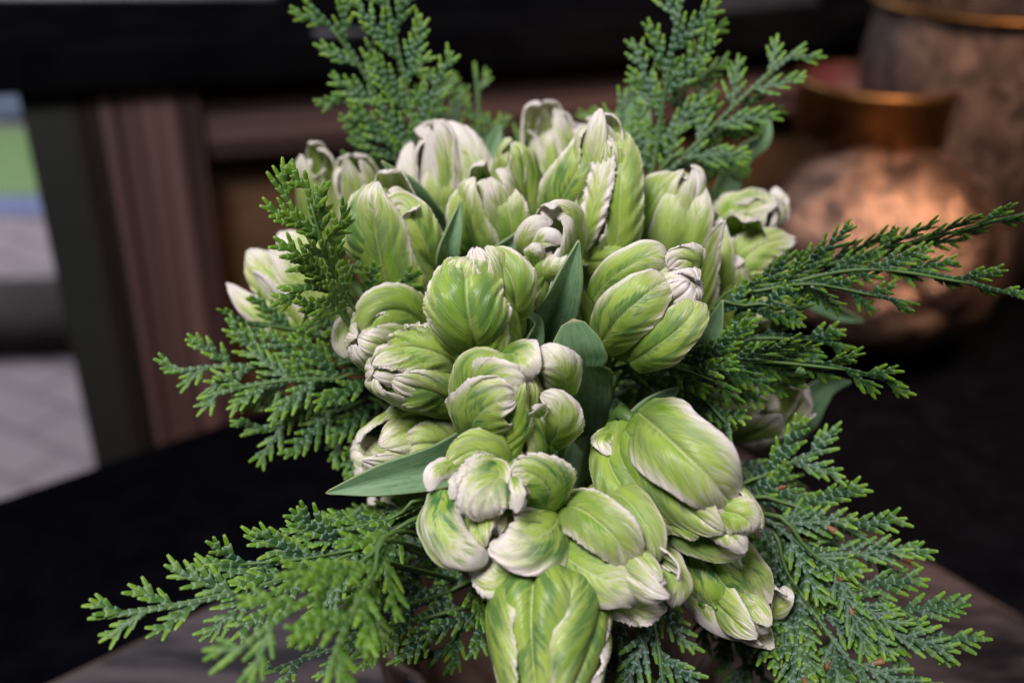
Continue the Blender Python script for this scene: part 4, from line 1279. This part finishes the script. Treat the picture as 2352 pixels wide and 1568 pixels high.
leaf(t10, [(1560, 640, .50), (1540, 560, .495), (1480, 480, .49), (1450, 430, .49)], 0.02, 20, fold=.3, face=0)
leaf(t19, [(1100, 990, .47), (1080, 940, .46), (1070, 880, .455), (1095, 830, .45)], 0.02, 21, fold=.3, face=0)

# ------------------------------------------------------------------ cypress sprigs
frond('tall feathery sprig at top left, cut by the top edge', [(965, 460, .50), (945, 260, .49), (905, 80, .48), (860, -120, .47)], 0.042, 1, 5, yellow=.35, blue=.6, shape=.6, ang=27, dens=.88)
frond('sprig leaning out to the upper left corner side of the bouquet', [(930, 430, .51), (880, 260, .50), (800, 110, .49), (690, -10, .48)], 0.030, 2, -10, yellow=.4, blue=.5, shape=.6, dens=.88)
frond('short sprig low behind the white tulip, left', [(950, 460, .52), (900, 400, .52), (850, 360, .52), (800, 320, .52)], 0.022, 3, 0, yellow=.3, blue=.5)
frond('broad feathery sprig filling the left side of the top group', [(960, 450, .515), (910, 340, .51), (850, 270, .505), (765, 215, .50)], 0.030, 4, 10, yellow=.3, blue=.7, dens=.88)
frond('thin darker sprig standing right of the tall top left one', [(1090, 400, .55), (1100, 300, .55), (1098, 220, .55), (1090, 145, .55)], 0.020, 5, 0, yellow=.5, blue=.1, dens=.6)
frond('small blurred sprig under the thin one at the top', [(1060, 380, .55), (1030, 300, .55), (1010, 230, .55), (1000, 170, .55)], 0.026, 6, 0, yellow=.3, blue=.5)
frond('low sprig beside the topmost tulip', [(1140, 420, .54), (1145, 360, .54), (1130, 300, .545), (1120, 260, .55)], 0.020, 7, 0, yellow=.3, blue=.6)
frond('tiny sprig tip behind the topmost tulip at its left', [(1200, 400, .55), (1195, 350, .55), (1190, 320, .55), (1180, 285, .55)], 0.014, 8, 0, yellow=.5, blue=.3)
frond('tall upright sprig at top right, cut by the top edge', [(1490, 430, .49), (1520, 260, .485), (1545, 100, .475), (1585, -90, .465)], 0.038, 9, 0, yellow=.3, blue=.8, shape=.6, ang=30, dens=.88)
frond('sprig reaching to the upper right above the copper vase', [(1500, 430, .49), (1600, 330, .485), (1720, 210, .48), (1850, 100, .475)], 0.034, 10, -15, yellow=.4, blue=.6, shape=.6, dens=.88)
frond('sprig at top right running level towards the brass collar', [(1490, 440, .50), (1580, 370, .495), (1670, 290, .49), (1775, 240, .485)], 0.030, 11, 20, yellow=.35, blue=.7, dens=.88)
frond('shorter sprig in front of the tall right one', [(1480, 440, .50), (1440, 340, .50), (1430, 280, .50), (1420, 200, .50)], 0.026, 12, 0, yellow=.4, blue=.7, dens=.88)
frond('sprig curving to the top edge between the right hand ones', [(1530, 400, .50), (1560, 260, .495), (1600, 120, .49), (1660, -40, .48)], 0.024, 13, 15, yellow=.4, blue=.6, dens=.88)
frond('small dim sprig low beside the two fold tulip', [(1560, 470, .53), (1620, 420, .53), (1660, 390, .53), (1710, 370, .53)], 0.024, 14, 0, yellow=.4, blue=.4)
frond('two pronged sprig tip behind the frilled tulip', [(1380, 400, .56), (1375, 340, .56), (1370, 300, .56), (1360, 250, .56)], 0.018, 15, 0, yellow=.6, blue=.2)
frond('thin arching sprig that leaves the picture at the right edge', [(1640, 710, .45), (1860, 620, .44), (2100, 555, .43), (2400, 480, .42)], 0.032, 16, 50, yellow=.45, blue=.4, shape=.6, ang=18, dens=.8, s=1.0)
frond('long level sprig across the base of the copper vase', [(1650, 715, .44), (1850, 640, .43), (2080, 620, .42), (2380, 690, .405)], 0.036, 17, 30, yellow=.3, blue=.8, shape=.8, side=(1, .5), ang=22, s=1.0)
frond('blue green fan of scales under the long level sprig', [(1640, 705, .435), (1740, 670, .425), (1850, 650, .42), (2110, 700, .41)], 0.026, 18, 35, yellow=.15, blue=1.0, side=(.4, 1), ang=30, s=1.0)
frond('small fan dipping towards the lower right below the level sprig', [(1640, 720, .43), (1720, 700, .425), (1790, 700, .42), (1850, 730, .42)], 0.018, 19, 20, yellow=.1, blue=1.0, s=1.0)
frond('dense sprig right of the plump tulip, upper one of the pair', [(1500, 860, .45), (1650, 800, .44), (1790, 770, .435), (1965, 800, .43)], 0.030, 20, 30, yellow=.2, blue=.8, dens=1.1)
frond('dense sprig right of the centre reaching furthest into the dark', [(1420, 870, .44), (1620, 840, .425), (1840, 830, .415), (2070, 880, .405)], 0.030, 21, 45, yellow=.3, blue=.7, dens=1.1, ang=30)
frond('yellow tipped sprig just right of the broad blunt leaf', [(1400, 850, .43), (1480, 835, .42), (1580, 850, .415), (1700, 900, .41)], 0.024, 22, 35, yellow=.45, blue=.5)
frond('dark sprig sloping down above the large streaked tulip', [(1480, 880, .45), (1580, 900, .44), (1660, 950, .43), (1680, 1030, .425)], 0.026, 23, 20, yellow=.2, blue=.8)
frond('short dark sprig at the edge of the central hollow', [(1340, 880, .46), (1370, 890, .455), (1400, 910, .45), (1440, 940, .445)], 0.018, 24, 0, yellow=.1, blue=.8)
frond('level sprig between the pair right of centre', [(1520, 900, .45), (1640, 870, .44), (1740, 860, .435), (1850, 890, .43)], 0.026, 25, 15, yellow=.3, blue=.7)
frond('broad sprig fanning right beside the large tulip, upper branch', [(1690, 1120, .44), (1760, 1090, .435), (1840, 1050, .43), (1925, 1030, .425)], 0.030, 26, 0, yellow=.2, blue=.8)
frond('sprig spreading over the slab rim at right', [(1700, 1150, .44), (1830, 1160, .43), (1950, 1220, .42), (2110, 1300, .41)], 0.036, 27, 10, yellow=.25, blue=.8, dead=.002)
frond('largest sprig at the lower right with a strong green stem', [(1740, 1200, .43), (1850, 1380, .41), (1960, 1530, .395), (2050, 1680, .385)], 0.058, 28, 0, yellow=.2, blue=.7, shape=.4, ang=38, dead=.004)
frond('sprig in the lower right corner reaching over the slab', [(1750, 1180, .42), (1880, 1280, .41), (2050, 1390, .40), (2240, 1500, .39)], 0.040, 29, -10, yellow=.25, blue=.8, dead=.003)
frond('dark hanging sprig left of the largest lower right one', [(1720, 1320, .45), (1730, 1420, .45), (1740, 1500, .45), (1760, 1600, .45)], 0.030, 30, 0, yellow=.1, blue=.8)
frond('blue green sprig hanging at the bottom beside the bottom tulip', [(1490, 1330, .40), (1500, 1430, .39), (1520, 1530, .385), (1530, 1660, .38)], 0.030, 31, 0, yellow=.1, blue=1.0, shape=.35)
frond('short sprig poking out between the lower right tulips', [(1540, 1290, .41), (1570, 1340, .405), (1590, 1370, .40), (1615, 1390, .395)], 0.014, 32, 10, yellow=.15, blue=.8)
frond('dark sprig behind the hanging blue green one', [(1480, 1300, .44), (1430, 1420, .43), (1420, 1500, .43), (1440, 1620, .42)], 0.030, 33, 15, yellow=.05, blue=.8)
frond('long sprig reaching far into the lower left corner', [(1010, 1180, .41), (760, 1290, .39), (500, 1370, .375), (205, 1420, .365)], 0.040, 34, 20, yellow=.5, blue=.5, shape=.7, ang=32)
frond('raised side sprig above the long lower left one', [(900, 1250, .40), (760, 1270, .39), (640, 1290, .385), (465, 1300, .38)], 0.026, 35, -15, yellow=.2, blue=.9)
frond('short yellowish sprig nearest the long leaf at lower left', [(985, 1150, .405), (900, 1190, .40), (790, 1215, .395), (665, 1245, .39)], 0.018, 36, 40, yellow=.7, blue=.1)
frond('upright short sprig pair above the lower left spray', [(850, 1290, .41), (770, 1260, .405), (700, 1220, .40), (690, 1170, .40)], 0.018, 37, 0, yellow=.2, blue=.8)
frond('bright out of focus sprig closest to the camera at lower left', [(930, 1220, .37), (790, 1320, .345), (640, 1420, .328), (485, 1545, .318)], 0.030, 38, 10, yellow=.9, blue=.0, dens=.9)
frond('bright blurred sprig hanging down at the bottom left', [(900, 1240, .36), (850, 1330, .34), (790, 1450, .325), (740, 1600, .315)], 0.028, 39, -10, yellow=.9, blue=.0, dens=.9)
frond('small yellow sprig pointing down below the twisted tulip', [(870, 1290, .37), (860, 1350, .36), (850, 1410, .355), (870, 1490, .35)], 0.020, 40, 0, yellow=.85, blue=.0)
frond('deep green sprig lowest in the lower left spray', [(1090, 1390, .43), (940, 1430, .42), (790, 1480, .41), (610, 1545, .40)], 0.030, 41, 35, yellow=.15, blue=.9)
frond('dark sprig between the lower left spray and the bottom tulip', [(1100, 1330, .44), (1000, 1370, .43), (900, 1400, .42), (760, 1450, .41)], 0.034, 42, 15, yellow=.1, blue=.9, dens=1.1)
frond('shaded sprig just left of the bottom tulip', [(1130, 1350, .43), (1080, 1420, .42), (1040, 1470, .42), (1010, 1510, .42)], 0.022, 43, 0, yellow=.1, blue=.7)
frond('small yellow green tuft under the twisted tulip', [(1110, 1310, .40), (1090, 1340, .395), (1080, 1365, .39), (1065, 1390, .385)], 0.014, 44, 0, yellow=.7, blue=.1)
frond('shadowed sprig packed behind the lower left spray', [(1060, 1220, .45), (960, 1290, .44), (860, 1340, .44), (740, 1370, .43)], 0.040, 45, 10, yellow=.05, blue=.8, dens=1.1)
frond('left hand sprig reaching farthest out from the side', [(860, 850, .455), (700, 850, .445), (540, 840, .44), (380, 855, .435)], 0.034, 46, 10, yellow=.4, blue=.5, shape=.8)
frond('upper left side sprig crossing the white open tulip', [(840, 800, .47), (740, 770, .46), (640, 750, .455), (530, 738, .45)], 0.026, 47, -20, yellow=.35, blue=.5)
frond('middle left side sprig with rounded bright tips', [(870, 880, .45), (740, 870, .44), (600, 880, .435), (455, 915, .43)], 0.032, 48, 15, yellow=.45, blue=.4)
frond('lower left side sprig over the black table', [(880, 930, .46), (780, 940, .45), (680, 960, .445), (555, 1000, .44)], 0.032, 49, 0, yellow=.35, blue=.5)
frond('dark drooping sprig beneath the left side group', [(900, 940, .47), (840, 970, .465), (790, 990, .46), (750, 1030, .455)], 0.030, 50, 10, yellow=.2, blue=.5)
frond('small tuft beneath the pale left pointing tulip', [(900, 1060, .46), (860, 1070, .455), (830, 1080, .45), (790, 1090, .45)], 0.014, 51, 0, yellow=.5, blue=.3)
frond('upright beaded twig at upper left ahead of the pale tulips', [(800, 745, .42), (745, 640, .405), (700, 520, .395), (615, 398, .385)], 0.027, 52, 25, yellow=.85, blue=.2, dens=.9)
frond('beaded twig rising beside the upright one at left', [(800, 740, .42), (760, 620, .405), (720, 500, .395), (700, 395, .39)], 0.026, 53, 25, yellow=.8, blue=.2, dens=.9)
frond('drooping beaded twig over the open left tulip', [(820, 700, .425), (760, 670, .415), (710, 660, .405), (640, 660, .40)], 0.024, 54, 10, yellow=.85, blue=.1)
frond('tight dark green sprig between the left tulips', [(800, 740, .44), (840, 690, .435), (900, 660, .43), (965, 655, .425)], 0.020, 55, 30, yellow=.25, blue=.2, dens=1.2)
frond('bright twig tip in front of the left tulips', [(800, 690, .41), (760, 620, .395), (750, 560, .385), (775, 520, .38)], 0.014, 56, 40, yellow=.8, blue=.0)
frond('dark filler sprig left of the tight one', [(840, 760, .45), (790, 720, .445), (760, 680, .44), (800, 600, .44)], 0.026, 57, 0, yellow=.25, blue=.3)

frond('shadowed sprig in the gap below the large streaked tulip', [(1560, 1200, .45), (1640, 1260, .445), (1720, 1330, .44), (1800, 1420, .435)], 0.040, 58, 0, yellow=.05, blue=.6, dens=1.1)
frond('dark sprig behind the half open tulip, reaching the bottom right', [(1600, 1260, .46), (1660, 1380, .455), (1700, 1480, .45), (1730, 1600, .445)], 0.040, 59, 10, yellow=.05, blue=.7)
frond('deep green sprig in shadow right of the large streaked tulip', [(1640, 1010, .47), (1720, 1100, .46), (1780, 1200, .455), (1830, 1320, .45)], 0.040, 60, 0, yellow=.08, blue=.6, dens=1.1)
frond('dark sprig filling the hollow above the large streaked tulip', [(1360, 900, .49), (1450, 880, .485), (1560, 900, .48), (1680, 960, .475)], 0.036, 61, 0, yellow=.05, blue=.6, dens=1.1)
frond('sprig in shade between the left side group and the lower left spray', [(1000, 1130, .47), (920, 1180, .46), (850, 1240, .455), (780, 1320, .45)], 0.036, 62, 0, yellow=.08, blue=.6, dens=1.1)

# ------------------------------------------------------------------ pot
M_pot = simple('brown_wooden_pot', (0.075, 0.038, 0.026), (0.150, 0.085, 0.062), 9, 0.6, stretch=(6, 6, 1), bump=.3)
M_strap = simple('dark_violet_strap', (0.012, 0.011, 0.020), (0.026, 0.022, 0.036), 12, 0.4)
PC = V3([BIND[0], BIND[1], Z_SLAB])
pot_top = BIND[2] + 0.012
pot = empty('flower_pot', PC, 'brown staved pot with a dark strap holding the bouquet, seen at the bottom', 'pot')


def lathe(name, prof, centre, mat, parent, n=64, fn=None, a0=0.0, a1=2 * PI):
    A = np.linspace(a0, a1, n, endpoint=(a1 - a0) < 2 * PI - 1e-6)
    prof = V3(prof)
    V = []
    for r_, z_ in prof:
        for a in A:
            rr = r_ * (fn(a, z_) if fn else 1)
            V.append((centre[0] + rr * math.cos(a), centre[1] + rr * math.sin(a), centre[2] + z_))
    F = grid_faces(len(A), len(prof), (a1 - a0) >= 2 * PI - 1e-6)
    return mesh_obj(name, V, F, mat, parent)


PH = pot_top - Z_SLAB
stave = lambda a, z_: 1 - 0.02 * abs(math.cos(a * 12)) ** 6
lathe('body', [(0.001, 0.001), (0.075, 0.001), (0.078, .006), (0.092, PH * .5), (0.100, PH - .006), (0.100, PH), (0.095, PH), (0.090, PH - .01), (0.075, .01), (0.001, .01)], PC, M_pot, pot, 192, stave)
an = math.atan2(CP[1] - PC[1], CP[0] - PC[0])
for da in (-0.62,):
    lathe('strap', [(0.0795, .003), (0.0940, PH * .5), (0.1020, PH - .004), (0.1020, PH + .0015), (0.099, PH + .0015)], PC, M_strap, pot, 12, None, an + da - .11, an + da + .11)

# ------------------------------------------------------------------ copper vases on the table
def copper(name, c1, c2, rough, scale=18, bump=.8, bd=.006):
    k = NT(name)
    tc = k.n('ShaderNodeTexCoord')
    f = k.noise(tc.outputs['Object'], scale, 6, .68, 1.2)
    g = k.noise(tc.outputs['Object'], scale * 5, 4, .7)
    col = k.mix(k.ss(.35, .65, f), rgb(*c1), rgb(*c2))
    k.l(col, k.b.inputs['Base Color'])
    k.b.inputs['Metallic'].default_value = 0.85
    k.b.inputs['Roughness'].default_value = rough
    k.bump(k.math('ADD', f, k.math('MULTIPLY', g, .9)), bump, bd)
    return k.m


M_cop = copper('crumpled_copper', (0.07, 0.045, 0.038), (0.36, 0.22, 0.165), 0.36)
M_cop2 = copper('worn_bronze', (0.035, 0.024, 0.023), (0.14, 0.095, 0.08), 0.5, 30)
M_brass = simple('dark_brass', (0.07, 0.034, 0.012), (0.17, 0.085, 0.028), 10, 0.42, metal=0.9)
M_red = simple('oxblood_lining', (0.06, 0.014, 0.018), (0.09, 0.024, 0.03), 6, 0.5)

kz = CAMZ - at(2010, 580, 1.0)[2]
VD = (CAMZ - Z_TABLE) / (kz + 0.84 * 285 / FPX)
vc = at(2010, 580, VD)
VR = 285 / FPX * VD
vase = empty('copper_vase', (vc[0], vc[1], Z_TABLE), 'round crumpled copper vase with brass collar behind the bouquet at right', 'vase')


def lumpy(n, m, centre, R, rngseed, squash=0.92, amp=.05, zmin=None):
    rng = np.random.default_rng(rngseed)
    ks = rng.normal(0, 1, (14, 3)) * 3.5
    ph = rng.uniform(0, 2 * PI, 14)
    th = np.linspace(0.02, PI - .02, m)
    a = np.arange(n) * 2 * PI / n
    V = []
    for t in th:
        d = np.stack([np.sin(t) * np.cos(a), np.sin(t) * np.sin(a), np.full(n, np.cos(t))], -1)
        h = sum(np.sin(d @ ks[i] + ph[i]) for i in range(14)) / 14
        rid = np.abs(sum(np.sin(d @ (ks[i] * 2.2) + ph[i]) for i in range(14)) / 14)
        V.append(centre + d * (R * (1 + amp * 2.2 * h - amp * 1.2 * rid))[:, None] * [1, 1, squash])
    return np.vstack(V), grid_faces(n, m, True)


bz = Z_TABLE + VR * 0.84
vcc = V3([vc[0], vc[1], bz + 0.004])
V_, F_ = lumpy(96, 64, vcc, VR, 3, .84)
V_[:, 2] = np.maximum(V_[:, 2], Z_TABLE + .001)
mesh_obj('body', V_, F_, M_cop, vase)
# overlapping domed leaves hammered onto the body
rngv = np.random.default_rng(5)
tocam = nrm(CP - vcc)
sidev = nrm(np.cross([0, 0, 1.0], tocam))
for i, (lx, lz, rad) in enumerate([(-.38, .55, .50), (.18, .50, .46), (-.15, .0, .45), (.50, .05, .42), (-.60, .05, .40), (.1, -.45, .42), (.62, .50, .35), (-.5, -.45, .38)]):
    dv = nrm(tocam * 0.75 + sidev * lx * -1.0 * -1 + V3([0, 0, 1]) * lz)
    n_, m_ = 40, 14
    a = np.arange(n_) * 2 * PI / n_
    b1 = nrm(np.cross(dv, [0.1, 0.2, 1]))
    b2 = np.cross(dv, b1)
    Vv = []
    pw = wob(rngv, 5, 1, 5)
    for rr_ in np.linspace(0.01, 1, m_):
        edge = rad * VR * rr_ * (1 + .10 * np.sin(a * 3 + i) + .05 * np.sin(a * 7 + 2 * i))
        hgt = VR * (1.07 - 0.20 * rr_ ** 2 - 0.05 * smooth(.85, 1, rr_)) + VR * .014 * np.sin(a * 5 + rr_ * 9 + i) * rr_
        Vv.append(vcc + dv * hgt[:, None] + b1 * (edge * np.cos(a))[:, None] + b2 * (edge * np.sin(a))[:, None])
    Vv = [vcc + (q_ - vcc) * [1, 1, .86] for q_ in Vv]
    o = mesh_obj('hammered_leaf', np.vstack(Vv), grid_faces(n_, m_, True), M_cop, vase)
    md = o.modifiers.new('t', 'SOLIDIFY')
    md.thickness = .0025
# brass collar
ctop = at(2000, 235, VD - .02)
crad = 172 / FPX * VD
cc_ = V3([vc[0] + (ctop[0] - vc[0]) * .5, vc[1] + (ctop[1] - vc[1]) * .0, 0])
zc_ = vcc[2] + VR * .80
cc_ = at(1995, 306, VD)
lathe('collar', [(crad * .93, 0), (crad, .004), (crad, .056), (crad * 1.04, .060), (crad * 1.04, .068), (crad * .96, .068), (crad * .95, .055), (crad * .92, .0)], cc_, M_brass, vase, 72)
lathe('lining', [(crad * .945, .066), (crad * .91, .03), (crad * .5, .012), (.001, .010)], cc_, M_red, vase, 72)

# second vase, behind at the right edge
V2D = 1.22
v2 = at(2275, 10, V2D)
r2_ = 255 / FPX * V2D
z2 = v2[2]
big = empty('glass_vase', (v2[0], v2[1], Z_TABLE), 'tall rough bronze toned vase with thin gold rim at the right edge', 'vase')
H2 = z2 - Z_TABLE
rf = wob(np.random.default_rng(8), 6, 1, 6)
f2 = lambda a, z_: 1 + .03 * math.sin(5 * a + 20 * z_) + .02 * math.sin(9 * a - 33 * z_)
lathe('body', [(.001, .002), (r2_ * .7, .002), (r2_ * .9, H2 * .2), (r2_ * 1.02, H2 * .5), (r2_ * .98, H2 * .8), (r2_ * .97, H2 - .002), (r2_ * .93, H2 - .002), (r2_ * .93, H2 * .7), (r2_ * .85, H2 * .3), (.001, H2 * .25)], (v2[0], v2[1], Z_TABLE), M_cop2, big, 96, f2)
ring = []
A = np.arange(72) * 2 * PI / 72
lathe('rim', [(r2_ * .96, H2 - .004), (r2_ * 1.03, H2 - .004), (r2_ * 1.05, H2), (r2_ * 1.03, H2 + .005), (r2_ * .96, H2 + .005), (r2_ * .95, H2), (r2_ * .96, H2 - .004)], (v2[0], v2[1], Z_TABLE), M_brass, big, 72)

# clean helper properties
for o_ in bpy.data.objects:
    if '_loc' in o_.keys():
        del o_['_loc']
